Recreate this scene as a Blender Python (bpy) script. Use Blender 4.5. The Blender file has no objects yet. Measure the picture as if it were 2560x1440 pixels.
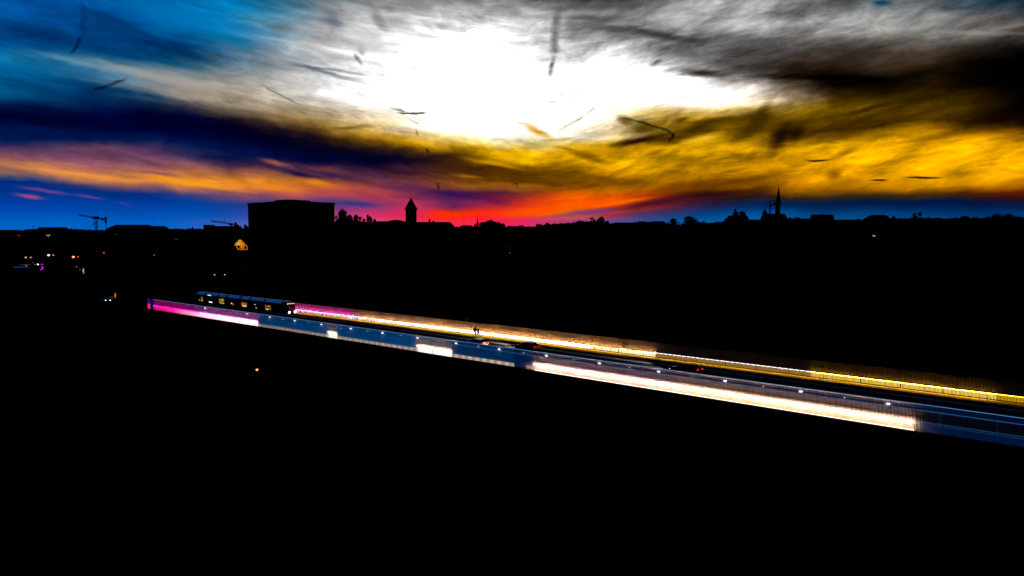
import bpy, bmesh, math, random
from mathutils import Vector, Matrix
C = bpy.context.scene.collection
S = bpy.context.scene
R = math.radians
# ------------------------------------------------------------ camera
FPX = 1990.0; HZ = 588.0; H = 19.5
PITCH = math.atan((720-HZ)/FPX)
cam = bpy.data.objects.new('camera', bpy.data.cameras.new('camera')); C.objects.link(cam)
cam.location = (0, 0, H); cam.rotation_euler = (math.pi/2-PITCH, 0, 0)
cam.data.sensor_width = 36; cam.data.lens = FPX/2560*36
cam.data.clip_start = 0.5; cam.data.clip_end = 20000
S.camera = cam
S.view_settings.view_transform = 'Standard'; S.view_settings.look = 'None'
S.view_settings.exposure = 0; S.view_settings.gamma = 1
def ray(px, py):
    a = (px-1280)/FPX; b = (720-py)/FPX
    return Vector((a, math.cos(PITCH)+b*math.sin(PITCH), -math.sin(PITCH)+b*math.cos(PITCH)))
def at(px, py, z=0.0):
    r = ray(px, py); return Vector((0, 0, H))+r*((z-H)/r.z)
def atY(px, py, Y):
    r = ray(px, py); return Vector((0, 0, H))+r*(Y/r.y)
def lin(c):
    return tuple((v/255/12.92 if v/255 <= .04045 else ((v/255+.055)/1.055)**2.4) for v in c)
# ------------------------------------------------------------ world : dusk sky
# each row: image height it was read at, then 21 colours from left to right
SKY = [
(0,   [(0,80,150),(0,70,140),(0,98,168),(0,112,180),(0,115,185),(0,120,180),(60,90,110),(130,130,130),(115,115,115),(130,130,130),(110,110,110),(70,70,70),(60,60,62),(110,110,110),(150,150,150),(150,148,146),(100,98,96),(60,75,85),(110,110,112),(40,70,90),(10,50,75)]),
(40,  [(0,88,160),(0,82,155),(0,62,128),(0,98,170),(0,122,192),(40,128,172),(140,135,135),(165,165,165),(200,200,200),(218,218,218),(212,212,212),(125,125,125),(125,125,125),(160,160,160),(185,185,185),(185,184,183),(175,174,172),(160,158,156),(140,138,136),(115,112,112),(80,75,72)]),
(80,  [(0,48,108),(0,60,120),(0,70,130),(0,72,132),(0,112,176),(80,142,178),(150,148,150),(180,180,180),(245,245,245),(255,255,255),(250,250,250),(140,140,140),(95,95,97),(110,110,112),(160,160,160),(185,185,184),(170,168,166),(160,158,155),(150,148,146),(130,125,122),(90,85,78)]),
(120, [(0,98,158),(0,75,140),(0,56,112),(0,45,100),(0,60,102),(90,120,145),(175,175,175),(195,195,195),(255,255,255),(255,255,255),(255,255,255),(170,170,170),(200,200,200),(100,100,102),(50,50,53),(95,93,92),(70,66,64),(85,78,72),(70,62,56),(25,20,16),(4,2,0)]),
(150, [(20,120,170),(50,115,160),(0,80,130),(0,72,120),(70,105,122),(80,105,130),(160,160,160),(235,235,235),(255,255,255),(255,255,255),(255,255,255),(225,225,225),(235,235,235),(190,190,190),(85,83,83),(60,52,46),(60,50,42),(65,52,42),(55,44,32),(14,10,6),(0,0,0)]),
(180, [(0,85,140),(10,95,145),(110,140,160),(150,155,160),(128,140,145),(165,163,160),(150,150,150),(200,200,200),(255,255,255),(255,255,255),(255,255,255),(255,255,255),(255,255,255),(235,235,235),(110,105,105),(20,12,6),(8,4,0),(40,30,20),(35,25,14),(10,8,2),(0,0,0)]),
(210, [(0,85,135),(0,70,120),(0,60,110),(125,130,132),(165,155,145),(185,178,168),(205,204,202),(235,235,235),(255,255,255),(255,255,255),(255,255,255),(255,255,255),(255,255,255),(255,255,255),(240,240,240),(95,78,62),(10,5,0),(2,1,0),(20,14,4),(5,5,0),(0,0,0)]),
(240, [(0,80,122),(0,60,105),(0,42,92),(92,95,102),(175,160,140),(200,185,165),(225,220,215),(235,235,235),(255,255,255),(255,255,255),(255,255,255),(255,255,255),(255,255,255),(255,255,255),(250,248,246),(240,225,215),(65,46,18),(45,32,0),(60,42,0),(25,18,0),(0,0,0)]),
(265, [(0,20,58),(0,30,70),(0,32,75),(0,33,72),(90,75,70),(180,160,125),(200,185,165),(250,248,245),(255,255,255),(255,252,248),(255,255,255),(255,255,255),(255,255,255),(255,253,250),(240,225,205),(220,175,90),(120,88,0),(100,74,0),(100,74,0),(45,33,0),(8,4,0)]),
(290, [(0,0,42),(0,0,40),(0,4,45),(0,2,40),(0,12,50),(75,55,38),(150,115,60),(228,208,178),(250,240,225),(255,255,255),(255,255,255),(255,255,255),(245,225,200),(190,140,20),(150,110,10),(110,80,0),(90,64,0),(90,64,0),(80,58,0),(30,20,0),(10,4,0)]),
(315, [(0,25,70),(0,20,60),(0,5,45),(0,0,38),(0,0,35),(10,5,25),(140,105,40),(190,145,50),(245,222,185),(255,253,248),(255,255,255),(255,240,215),(250,225,180),(100,72,0),(95,68,0),(60,42,0),(70,48,0),(60,40,0),(85,58,0),(45,28,0),(25,10,0)]),
(340, [(0,28,78),(0,26,72),(0,20,62),(0,15,55),(0,5,45),(0,0,30),(20,12,25),(150,105,20),(225,165,40),(255,238,205),(255,255,255),(255,250,240),(250,215,140),(60,40,0),(200,148,20),(50,32,0),(70,44,0),(130,90,0),(170,118,0),(170,115,0),(120,78,0)]),
(360, [(25,25,78),(0,28,76),(0,30,75),(0,25,70),(0,18,60),(0,8,45),(0,0,30),(60,35,20),(170,120,0),(245,200,70),(255,238,185),(238,188,60),(180,130,0),(170,120,0),(250,185,20),(150,105,0),(200,145,0),(220,155,0),(190,130,0),(230,160,0),(225,150,0)]),
(380, [(150,85,95),(130,75,95),(125,72,95),(55,42,85),(0,25,70),(0,20,65),(0,12,50),(2,5,38),(70,42,20),(170,120,0),(250,190,0),(215,155,0),(140,95,0),(205,148,0),(250,182,0),(190,132,0),(245,172,0),(240,168,0),(235,160,0),(235,165,0),(220,150,0)]),
(400, [(65,48,85),(115,68,95),(130,75,95),(125,76,92),(90,56,82),(15,15,60),(5,15,55),(2,12,50),(10,8,40),(70,42,0),(215,158,0),(245,180,0),(215,155,0),(190,135,0),(225,160,0),(180,125,0),(190,130,0),(240,168,0),(245,170,0),(225,155,0),(230,160,0)]),
(420, [(245,150,60),(205,128,80),(150,85,100),(130,80,95),(140,85,80),(60,40,72),(90,50,70),(60,32,60),(70,38,50),(70,38,20),(85,52,0),(185,130,0),(240,170,0),(225,158,0),(190,130,0),(220,150,0),(235,160,0),(230,155,0),(250,172,0),(245,168,0),(240,165,0)]),
(440, [(20,40,108),(225,138,78),(250,155,60),(245,150,50),(235,145,45),(200,110,70),(45,28,75),(70,35,70),(100,50,50),(135,80,20),(70,42,0),(105,65,0),(170,112,0),(225,152,0),(180,120,0),(180,118,0),(240,162,0),(220,146,0),(250,172,0),(240,162,0),(230,155,0)]),
(460, [(0,48,125),(0,45,120),(110,66,102),(205,118,80),(250,155,30),(250,155,30),(225,125,30),(130,60,60),(90,40,70),(130,70,30),(190,120,20),(100,60,0),(130,75,0),(180,115,0),(110,65,0),(170,105,0),(235,155,0),(225,148,0),(235,155,0),(200,128,0),(140,80,0)]),
(478, [(0,52,135),(0,50,132),(0,48,128),(35,46,120),(145,78,108),(230,125,60),(222,112,50),(190,80,70),(110,45,75),(80,30,70),(80,30,50),(190,90,0),(200,110,0),(130,70,0),(60,28,10),(110,62,0),(120,70,0),(110,62,0),(110,62,0),(80,38,5),(90,30,5)]),
(495, [(0,58,150),(0,56,145),(0,55,142),(0,52,135),(30,58,138),(130,65,105),(160,70,90),(185,70,80),(190,60,80),(70,30,85),(150,25,60),(255,95,0),(220,80,0),(110,30,20),(45,20,30),(20,20,45),(12,25,60),(8,22,60),(8,22,60),(18,20,55),(75,15,15)]),
(515, [(0,72,175),(0,70,170),(0,68,165),(0,66,160),(10,72,165),(30,65,155),(60,60,140),(50,55,135),(200,55,90),(70,40,100),(235,40,40),(255,100,0),(250,70,0),(110,25,40),(15,45,100),(0,50,110),(0,45,100),(0,40,90),(0,38,88),(0,36,85),(0,25,65)]),
(535, [(0,85,195),(0,85,195),(0,82,190),(0,82,190),(0,85,190),(70,80,175),(110,80,150),(200,60,110),(225,40,90),(255,50,0),(255,50,20),(255,120,10),(160,45,70),(30,60,120),(0,80,150),(0,95,165),(0,80,140),(0,70,130),(0,62,120),(0,58,112),(0,52,105)]),
(555, [(0,105,205),(0,105,205),(0,102,205),(0,102,205),(50,100,200),(100,100,190),(180,80,150),(220,70,130),(230,60,100),(255,40,60),(240,30,80),(180,60,120),(90,85,155),(20,90,160),(0,100,170),(0,110,180),(0,98,162),(0,90,150),(0,84,145),(0,78,138),(0,72,130)]),
(580, [(0,112,215),(0,112,215),(0,110,215),(0,110,215),(60,108,205),(110,105,195),(190,85,155),(225,75,135),(235,65,105),(255,50,80),(240,50,100),(185,70,130),(100,95,165),(30,100,170),(0,108,178),(0,115,185),(0,105,170),(0,98,160),(0,92,155),(0,85,145),(0,80,138)]),
]
SKY = [(y, [tuple(v*(.93 if c[2] > c[0] else 1) for v in c) for c in r]) if y >= 515 else (y, r) for y, r in SKY]
def sky_at(px, py):
    xs = min(max(px, 0), 2560)/128.0; i = min(int(xs), 19); fx = xs-i
    ys = [r[0] for r in SKY]; py = min(max(py, 0), 580)
    j = 0
    while j < len(ys)-2 and ys[j+1] < py: j += 1
    fy = (py-ys[j])/(ys[j+1]-ys[j])
    o = []
    for k in range(3):
        a = SKY[j][1][i][k]*(1-fx)+SKY[j][1][i+1][k]*fx
        b = SKY[j+1][1][i][k]*(1-fx)+SKY[j+1][1][i+1][k]*fx
        o.append((a*(1-fy)+b*fy)/255)
    g = 1.3*math.exp(-((px-1230)/390)**2-((py-200)/125)**2)+.6*math.exp(-((px-1640)/190)**2-((py-225)/45)**2)
    return tuple(v*(1+.35*g*min(o)) for v in o)
def dir_to_px(az, te):
    d = Vector((math.sin(az), math.cos(az), te))
    w = d.y*math.cos(PITCH)-d.z*math.sin(PITCH); u = d.y*math.sin(PITCH)+d.z*math.cos(PITCH)
    return 1280+FPX*d.x/w, 720-FPX*u/w
def px_to_dir(px, py):
    r = ray(px, py); return math.atan2(r.x, r.y), r.z/math.hypot(r.x, r.y)
W = bpy.data.worlds.new('World'); S.world = W; W.use_nodes = True
W.cycles.sampling_method = 'MANUAL'; W.cycles.sample_map_resolution = 512
NT = W.node_tree; NT.nodes.clear(); NL = NT.links
def N(t, **k):
    n = NT.nodes.new(t)
    for a, b in k.items(): setattr(n, a, b)
    return n
def put(sock, v):
    if isinstance(v, bpy.types.NodeSocket): NL.new(v, sock)
    else: sock.default_value = v
def M(op, a, b=None, c=None, clamp=False):
    n = N('ShaderNodeMath', operation=op, use_clamp=clamp)
    put(n.inputs[0], a)
    if b is not None: put(n.inputs[1], b)
    if c is not None: put(n.inputs[2], c)
    return n.outputs[0]
def V(op, a, b=None, out=0, scale=None):
    n = N('ShaderNodeVectorMath', operation=op)
    put(n.inputs[0], a)
    if b is not None: put(n.inputs[1], b)
    if scale is not None: put(n.inputs['Scale'], scale)
    return n.outputs[out]
def MR(v, a, b, c=0.0, d=1.0, smooth=False):
    n = N('ShaderNodeMapRange', interpolation_type='SMOOTHSTEP' if smooth else 'LINEAR')
    put(n.inputs[0], v); put(n.inputs[1], a); put(n.inputs[2], b); put(n.inputs[3], c); put(n.inputs[4], d)
    return n.outputs[0]
def XYZ(x, y, z=0.0):
    n = N('ShaderNodeCombineXYZ'); put(n.inputs[0], x); put(n.inputs[1], y); put(n.inputs[2], z); return n.outputs[0]
def NOISE(v, scale, detail=4.0, rough=.5, dist=0.0):
    n = N('ShaderNodeTexNoise'); put(n.inputs['Vector'], v); n.inputs['Scale'].default_value = scale
    n.inputs['Detail'].default_value = detail; n.inputs['Roughness'].default_value = rough; n.inputs['Distortion'].default_value = dist
    return n.outputs[0]
def MIX(f, a, b, mode='MIX'):
    n = N('ShaderNodeMix', data_type='RGBA', blend_type=mode); put(n.inputs[0], f)
    for s, v in ((n.inputs[6], a), (n.inputs[7], b)):
        put(s, v if isinstance(v, bpy.types.NodeSocket) else (*v, 1))
    return n.outputs[2]
tc = N('ShaderNodeTexCoord'); sp = N('ShaderNodeSeparateXYZ'); NL.new(tc.outputs['Generated'], sp.inputs[0])
dx, dy, dz = sp.outputs
AZ = M('ARCTAN2', dx, dy)
TE = M('DIVIDE', dz, M('MAXIMUM', M('SQRT', M('ADD', M('MULTIPLY', dx, dx), M('MULTIPLY', dy, dy))), .02))
# streak frame: cloud bands dip to the right on the left half and rise gently on the right half
slope = MR(AZ, -.12, .22, .125, -.07, True)
Q = M('ADD', TE, M('MULTIPLY', slope, AZ))
st1 = XYZ(M('MULTIPLY', AZ, 4.5), M('MULTIPLY', Q, 34.0), .3)
st2 = XYZ(M('MULTIPLY', AZ, 7.0), M('MULTIPLY', Q, 30.0), 5.1)
st3 = XYZ(M('MULTIPLY', AZ, 12.0), M('MULTIPLY', Q, 110.0), 2.7)
fan = V('MULTIPLY', V('DIVIDE', tc.outputs['Generated'], XYZ(M('ADD', dz, .1), M('ADD', dz, .1), 1.0)), (3.2, .9, 0))
n1 = NOISE(st1, 1.0, 6, .55, .6); n2 = NOISE(st2, 1.0, 4, .5); n3 = NOISE(st3, 1.0, 5, .6, .3); n4 = NOISE(fan, 1.0, 6, .55, .9)
n5 = NOISE(XYZ(M('MULTIPLY', AZ, 18.0), M('MULTIPLY', TE, 34.0), 9.0), 1.0, 6, .6, .4)
n6 = NOISE(XYZ(M('MULTIPLY', AZ, 9.0), M('MULTIPLY', M('SUBTRACT', TE, M('MULTIPLY', MR(AZ, -.1, .25, -.16, .30, True), AZ)), 42.0), 4.4), .8, 6, .55, .35)
AZw = M('ADD', AZ, M('ADD', M('MULTIPLY', M('SUBTRACT', n1, .5), .06), M('MULTIPLY', M('SUBTRACT', n5, .5), .035)))
hfade = MR(TE, 0.0, .09, .25, 1.0)
TEw = M('ADD', TE, M('MULTIPLY', hfade, M('ADD', M('MULTIPLY', M('SUBTRACT', n2, .5), .026), M('MULTIPLY', M('SUBTRACT', n5, .5), .014))))
AZN = MR(AZw, -1.8, 1.8, 0.0, 1.0)
inaz = [R(-33.2+66.4*i/23) for i in range(24)]
rows_te = sorted([px_to_dir(1280, r[0])[1] for r in SKY])
def row_colours(te, kind=None):
    out = []
    for a in inaz:
        x, y = dir_to_px(a, te); out.append(sky_at(x, y))
    return out
def ramp(cols, edges):
    n = N('ShaderNodeValToRGB'); n.color_ramp.interpolation = 'LINEAR'
    stops = [(-1.8, edges[0]), (-1.2, edges[1]), (-.8, edges[2])]+list(zip(inaz, cols))+[(.8, edges[3]), (1.2, edges[4]), (1.8, edges[5])]
    el = n.color_ramp.elements
    while len(el) < len(stops): el.new(.5)
    for e, (a, c) in zip(el, stops):
        e.position = (a+1.8)/3.6; e.color = (*c, 1)
    NL.new(AZN, n.inputs[0]); return n.outputs[0]
G22 = lambda c: tuple(max(v, 0)**(1/2.2) for v in c)
dark = G22((0, .002, .008)); blue = (0, .05, .24)
col = ramp([(0, 0, 0)]*24, [(0, 0, 0)]*6); last = -.03
def layer(te, cols, edges):
    global col, last
    f = MR(TEw, last, te); c = ramp(cols, edges); col = MIX(f, col, c); last = te
def up(te, f, g):
    # f weight of the blue on the left, g of the grey on the right
    c = []
    for a in inaz:
        k = min(max((a+.6)/1.0, 0), 1)
        c.append(tuple(blue[i]*f*(1-k)+(.02, .02, .022)[i]*g*k for i in range(3)))
    layer(te, [G22(q) for q in c], [dark, G22([v*f*.8 for v in blue]), G22([v*f for v in blue]), G22((.005*g, .006*g, .01*g)), dark, dark])
for i, te in enumerate([-.004]+rows_te):
    c = row_colours(max(te, rows_te[0])); b = c[0]; e = c[-1]
    layer(te, c, [dark, tuple(v*.5 for v in b), tuple(v*.9 for v in b), tuple(v*.8 for v in e), tuple(v*.4 for v in e), dark])
for q in ((.42, 1.3, 2.0), (.75, 1.05, .6), (1.4, .95, .2), (3.0, .25, .1), (6.0, .05, .05)): up(*q)
PT = XYZ(AZ, TE, 0.0)
PTw = XYZ(M('ADD', AZ, M('MULTIPLY', M('SUBTRACT', n5, .5), .012)), M('ADD', TE, M('MULTIPLY', M('SUBTRACT', n5, .5), .008)), 0.0)
def blob(px, py, w, h, ang, colour, k=1.0, soft=1.0):
    global col
    a, t = px_to_dir(px, py)
    m = N('ShaderNodeMapping', vector_type='TEXTURE'); q_ = N('ShaderNodeVectorMath', operation='MULTIPLY_ADD'); NL.new(col, q_.inputs[0]); q_.inputs[1].default_value = (1e-7,)*3; NL.new(PTw, q_.inputs[2]); NL.new(q_.outputs[0], m.inputs[0])
    m.inputs['Location'].default_value = (a, t, 0); m.inputs['Rotation'].default_value = (0, 0, R(-ang))
    m.inputs['Scale'].default_value = (w/FPX, h/FPX, 1)
    d = V('LENGTH', m.outputs[0], out=1)
    d = M('ADD', d, M('MULTIPLY', M('SUBTRACT', n3, .5), .9))
    f = MR(d, 1.0, 1.0-soft, 0.0, k, True)
    col = MIX(f, col, tuple(v/255 for v in colour))
# thin dark and bright streaks within the cloud sheets
calm = MR(TE, .02, .085, .10, 1.0, True)
amp = MR(AZ, -.5, .15, .5, 1.3)
n7 = NOISE(XYZ(M('MULTIPLY', AZ, 26.0), M('MULTIPLY', M('SUBTRACT', TE, M('MULTIPLY', MR(AZ, -.1, .25, -.12, .16, True), AZ)), 62.0), 7.7), 1.0, 7, .66, .5)
fac = M('ADD', 1.0, M('MULTIPLY', calm, M('ADD', M('MULTIPLY', M('SUBTRACT', n3, .5), .55), M('MULTIPLY', M('ADD', M('SUBTRACT', n6, .5), M('MULTIPLY', M('SUBTRACT', n7, .5), .9)), amp))))
col = V('SCALE', col, scale=M('MAXIMUM', fac, 0.0))
dark_f = None
def stroke(pts, w, k):
    global dark_f
    for q, ((x0, y0), (x1, y1)) in enumerate(zip(pts, pts[1:])):
        a = Vector((*px_to_dir(x0, y0), 0)); b = Vector((*px_to_dir(x1, y1), 0)); d = b-a
        base = PTs if dark_f is None else V('ADD', PTs, XYZ(M('MULTIPLY', dark_f, 1e-7), 0.0))
        pa = V('SUBTRACT', base, tuple(a))
        h = M('MULTIPLY', V('DOT_PRODUCT', pa, tuple(d), out=1), 1/d.length_squared, clamp=True)
        dist = V('LENGTH', V('SUBTRACT', pa, V('SCALE', tuple(d), scale=h)), out=1)
        f = MR(dist, 1.15*w/FPX, 0.0, 0.0, k, True)
        if q == 0: f = M('MULTIPLY', f, MR(h, 0.0, .45, .05, 1.0))
        if q == len(pts)-2: f = M('MULTIPLY', f, MR(h, 1.0, .6, .05, 1.0))
        dark_f = f if dark_f is None else M('MAXIMUM', dark_f, f)
nj = N('ShaderNodeTexNoise'); NL.new(XYZ(M('MULTIPLY', AZ, 16.0), M('MULTIPLY', TE, 16.0), 1.0), nj.inputs['Vector']); nj.inputs['Detail'].default_value = 4
njs = N('ShaderNodeSeparateColor'); NL.new(nj.outputs['Color'], njs.inputs[0])
PTs = XYZ(M('ADD', AZ, M('MULTIPLY', M('SUBTRACT', njs.outputs[0], .5), .007)), M('ADD', TE, M('MULTIPLY', M('SUBTRACT', njs.outputs[1], .5), .005)), 0.0)
# rosy cloudlets low on the left, lens clouds low on the right, dark knots in the yellow sheet
blob(75, 493, 46, 9, 8, (175, 75, 125), .9)
blob(120, 477, 90, 7, 9, (125, 68, 135), .9)
blob(225, 491, 45, 6, 9, (135, 68, 140), .85)
blob(310, 509, 35, 4, 10, (95, 62, 150), .7)
blob(400, 436, 65, 9, 6, (120, 70, 95), .8)
blob(215, 160, 150, 11, 9, (125, 150, 168), .75)
blob(330, 178, 150, 12, 11, (160, 160, 158), .7)
blob(460, 205, 140, 16, 11, (168, 160, 150), .6)
blob(300, 228, 180, 13, 7, (0, 46, 92), .75)
blob(455, 128, 90, 14, 12, (0, 42, 80), .7)
blob(400, 150, 120, 9, 10, (0, 82, 122), .6)
blob(690, 408, 52, 11, 12, (165, 90, 75), .9)
blob(820, 425, 110, 12, 8, (120, 60, 60), .7)
blob(760, 440, 100, 11, 12, (10, 14, 68), .8)
blob(790, 455, 60, 14, 8, (240, 135, 30), .8)
blob(1170, 440, 60, 7, 4, (190, 125, 20), .6)
blob(1600, 352, 110, 14, -10, (28, 16, 0), .95)
blob(1660, 350, 60, 20, 0, (60, 38, 0), .7)
blob(1610, 315, 60, 26, 8, (70, 52, 0), .75)
blob(1745, 318, 100, 26, -16, (45, 30, 0), .85)
blob(1950, 345, 60, 28, -55, (22, 12, 0), .85)
blob(1760, 345, 70, 12, -12, (255, 205, 50), .8)
blob(2048, 400, 36, 3.2, 2, (22, 12, 0), 1)
blob(2198, 450, 26, 3.4, 0, (22, 12, 0), 1)
blob(2308, 444, 52, 3.8, 1, (18, 10, 0), 1)
blob(2085, 438, 26, 18, -20, (120, 78, 0), .8)
blob(2110, 385, 60, 14, -25, (120, 82, 0), .7)
blob(1750, 183, 110, 18, 6, (14, 6, 0), .8)
blob(1640, 87, 180, 15, 12, (40, 40, 44), .75)
blob(1480, 46, 90, 12, 4, (70, 70, 72), .75)
blob(1530, 70, 90, 12, 6, (80, 80, 82), .7)
blob(1430, 70, 40, 24, 80, (110, 110, 112), .6)
blob(2200, 8, 34, 11, 6, (8, 58, 92), .9)
blob(835, 55, 40, 28, 40, (85, 95, 110), .7)
blob(905, 128, 22, 16, 70, (120, 120, 122), .8)
blob(945, 45, 20, 50, -30, (120, 120, 120), .7)
blob(800, 177, 150, 8, 12, (100, 112, 128), .8)
blob(1345, 330, 62, 14, 26, (200, 130, 10), .85)
blob(1330, 528, 95, 15, -4, (255, 82, 0), .85)
blob(1560, 505, 110, 9, -8, (255, 110, 0), .8)
blob(1130, 540, 90, 10, 4, (255, 50, 0), .8)
blob(880, 318, 80, 8, -4, (95, 70, 28), .7)
blob(1135, 488, 120, 15, 5, (50, 24, 82), .85)
blob(1010, 472, 90, 7, 6, (92, 42, 84), .7)
blob(1240, 505, 60, 12, 6, (95, 24, 78), .7)
blob(905, 512, 70, 10, 4, (48, 50, 130), .8)
blob(1330, 452, 150, 16, 3, (80, 48, 0), .75)
blob(1470, 532, 150, 12, -7, (104, 58, 132), .8)
blob(1640, 508, 150, 14, -8, (62, 22, 42), .85)
blob(1780, 485, 150, 14, -4, (45, 20, 26), .8)
blob(1120, 532, 70, 9, 3, (255, 52, 0), .8)
blob(1480, 395, 90, 14, 14, (95, 62, 0), .7)
blob(1230, 408, 120, 10, 10, (245, 180, 0), .6)
blob(1900, 290, 70, 20, -60, (60, 42, 0), .7)
blob(2150, 300, 160, 14, -16, (48, 32, 0), .6)
blob(1840, 390, 60, 16, 10, (105, 70, 0), .6)
blob(2250, 400, 120, 8, -10, (150, 100, 0), .5)
blob(2080, 195, 220, 12, 5, (3, 2, 0), .85)
blob(360, 84, 180, 15, 19, (0, 55, 108), .65)
blob(2080, 312, 140, 10, -22, (40, 26, 0), .4)
blob(2230, 305, 180, 10, -14, (40, 26, 0), .4)
blob(480, 456, 200, 11, 8, (255, 158, 30), .8)
blob(190, 434, 190, 8, 5, (250, 155, 62), .75)
blob(670, 468, 110, 11, 8, (248, 140, 30), .6)
blob(1560, 300, 40, 16, 20, (70, 50, 0), .7)
blob(1700, 300, 30, 12, -10, (62, 44, 0), .8)
blob(1420, 372, 50, 8, 12, (120, 84, 0), .7)
blob(1690, 430, 60, 9, 6, (130, 85, 0), .6)
blob(1870, 330, 70, 18, -30, (66, 44, 0), .7)
blob(1990, 335, 40, 22, -50, (26, 15, 0), .8)
blob(1820, 430, 60, 8, -8, (120, 78, 0), .6)
blob(2330, 345, 120, 9, -10, (110, 75, 0), .6)
blob(2180, 270, 120, 9, -12, (30, 20, 0), .6)
blob(2000, 250, 60, 14, 10, (100, 78, 40), .5)
blob(1000, 428, 170, 17, 6, (50, 26, 40), .75)
blob(870, 398, 150, 15, 9, (6, 9, 48), .75)
blob(1140, 425, 120, 13, 6, (72, 40, 16), .65)
blob(1040, 495, 90, 9, 5, (96, 36, 76), .6)
blob(1720, 398, 120, 16, 8, (138, 94, 0), .6)
blob(1850, 452, 160, 15, -5, (88, 54, 0), .75)
blob(1500, 446, 170, 15, 6, (104, 66, 0), .7)
blob(1640, 380, 50, 10, -15, (100, 68, 0), .6)
blob(1960, 430, 70, 9, -8, (150, 98, 0), .6)
blob(470, 45, 230, 46, 9, (0, 114, 184), .75)
blob(590, 105, 90, 18, 14, (0, 108, 150), .5)
blob(930, 120, 120, 60, 20, (226, 226, 226), .55)
blob(1480, 205, 200, 45, 4, (262, 262, 262), .6)
blob(1480, 372, 120, 13, 5, (246, 184, 0), .6)
blob(2430, 80, 200, 8, 10, (150, 148, 146), .5)
stroke([(205, 0), (210, 40), (205, 88)], 9, .2)
stroke([(205, 88), (196, 108), (176, 138)], 4, .65)
stroke([(222, 232), (262, 215), (322, 196)], 5, .6)
stroke([(885, 130), (905, 165)], 7, .6)
stroke([(1395, 15), (1386, 110), (1388, 140)], 16, .45)
stroke([(1386, 135), (1380, 165), (1372, 196)], 9, .72)
stroke([(1500, 258), (1460, 290), (1388, 332)], 5, .5)
stroke([(1545, 293), (1610, 308), (1664, 325), (1682, 335)], 4, .65)
stroke([(1682, 330), (1681, 342), (1672, 357)], 6, .9)
stroke([(970, 268), (1030, 284)], 6, .5)
stroke([(985, 284), (1032, 282), (1072, 282)], 4, .8)
stroke([(1008, 288), (1058, 318)], 2.5, .7)
stroke([(1040, 320), (1043, 345)], 4, .35)
stroke([(1062, 368), (1072, 384)], 4.5, .85)
stroke([(1092, 455), (1097, 480)], 6, .5)
stroke([(652, 210), (700, 238), (760, 266)], 2.5, .4)
stroke([(1620, 165), (1660, 148)], 7, .5)
stroke([(720, 160), (860, 178), (930, 192)], 5, .3)
stroke([(1277, 465), (1292, 458), (1296, 474)], 3, .4)
brk = MR(n3, .36, .60, .45, 1.0, True)
col = V('SCALE', col, scale=M('SUBTRACT', 1.0, M('MULTIPLY', dark_f, brk)))
gm = N('ShaderNodeGamma'); NL.new(col, gm.inputs[0]); gm.inputs[1].default_value = 2.2
bg = N('ShaderNodeBackground'); NL.new(gm.outputs[0], bg.inputs[0]); bg.inputs[1].default_value = 1.0
wo = N('ShaderNodeOutputWorld'); NL.new(bg.outputs[0], wo.inputs[0])
# the sun is behind the white glare, about ten degrees up: only a trace of it is left
sun = bpy.data.objects.new('sun', bpy.data.lights.new('sun', 'SUN')); C.objects.link(sun)
sun.data.energy = .01; sun.data.angle = R(10); sun.data.color = (1, .85, .7)
sv = ray(1240, 200); sun.rotation_euler = Vector(sv).to_track_quat('Z', 'Y').to_euler()
# ------------------------------------------------------------ materials
MC = {}
def mat(name, color=(.05, .05, .05), rough=.9, metal=0.0, spec=0.0, emit=None, strength=1.0, noise=0.0, nscale=2.0):
    if name in MC: return MC[name]
    m = bpy.data.materials.new(name); m.use_nodes = True; t = m.node_tree; b = t.nodes['Principled BSDF']
    b.inputs['Base Color'].default_value = (*color, 1); b.inputs['Roughness'].default_value = rough
    b.inputs['Metallic'].default_value = metal; b.inputs['Specular IOR Level'].default_value = spec
    if noise:
        tcn = t.nodes.new('ShaderNodeTexCoord'); nn = t.nodes.new('ShaderNodeTexNoise'); nn.inputs['Scale'].default_value = nscale
        nn.inputs['Detail'].default_value = 6
        r = t.nodes.new('ShaderNodeValToRGB'); r.color_ramp.elements[0].position = .3; r.color_ramp.elements[1].position = .7
        r.color_ramp.elements[0].color = (*[c*(1-noise) for c in color], 1); r.color_ramp.elements[1].color = (*[min(1, c*(1+noise)) for c in color], 1)
        t.links.new(tcn.outputs['Object'], nn.inputs['Vector']); t.links.new(nn.outputs[0], r.inputs[0]); t.links.new(r.outputs[0], b.inputs['Base Color'])
    if emit:
        b.inputs['Emission Color'].default_value = (*emit, 1); b.inputs['Emission Strength'].default_value = strength
    MC[name] = m; return m
asphalt = mat('asphalt', (.04, .04, .042), noise=.3, nscale=.6)
trackbed = mat('track bed concrete', (.012, .012, .012), noise=.4, nscale=.8)
ochre = mat('ochre path surface', (.80, .42, .02), noise=.12, nscale=.7)
concrete = mat('dark concrete', (.03, .029, .028), noise=.3, nscale=.3)
soil = mat('dark soil', (.008, .009, .007), noise=.4, nscale=.02)
leafm = mat('dark foliage', (.012, .018, .008), noise=.4, nscale=.4)
barkm = mat('dark bark', (.02, .016, .012), noise=.3, nscale=3)
wallm = mat('dark render wall', (.015, .015, .015), noise=.3, nscale=.1)  # very dark base with slight mottling
roofm = mat('dark slate roof', (.015, .015, .017), noise=.3, nscale=.3)
steelm = mat('dark weathered steel', (.02, .02, .02), noise=.3, nscale=.5)
girderm = mat('dark red painted steel', (.04, .008, .006), noise=.25, nscale=.2)
slatm = mat('pale painted steel slat', (.7, .68, .66), rough=.6, noise=.08, nscale=.5)
railm = mat('brushed steel rail', (.75, .77, .8), rough=.42, metal=1.0, noise=.06, nscale=2)
blackg = mat('black tinted glass', (.004, .004, .005), rough=.1, spec=.15)
blackp = mat('black glossy paint', (.006, .006, .007), rough=.3, spec=.1)
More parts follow.
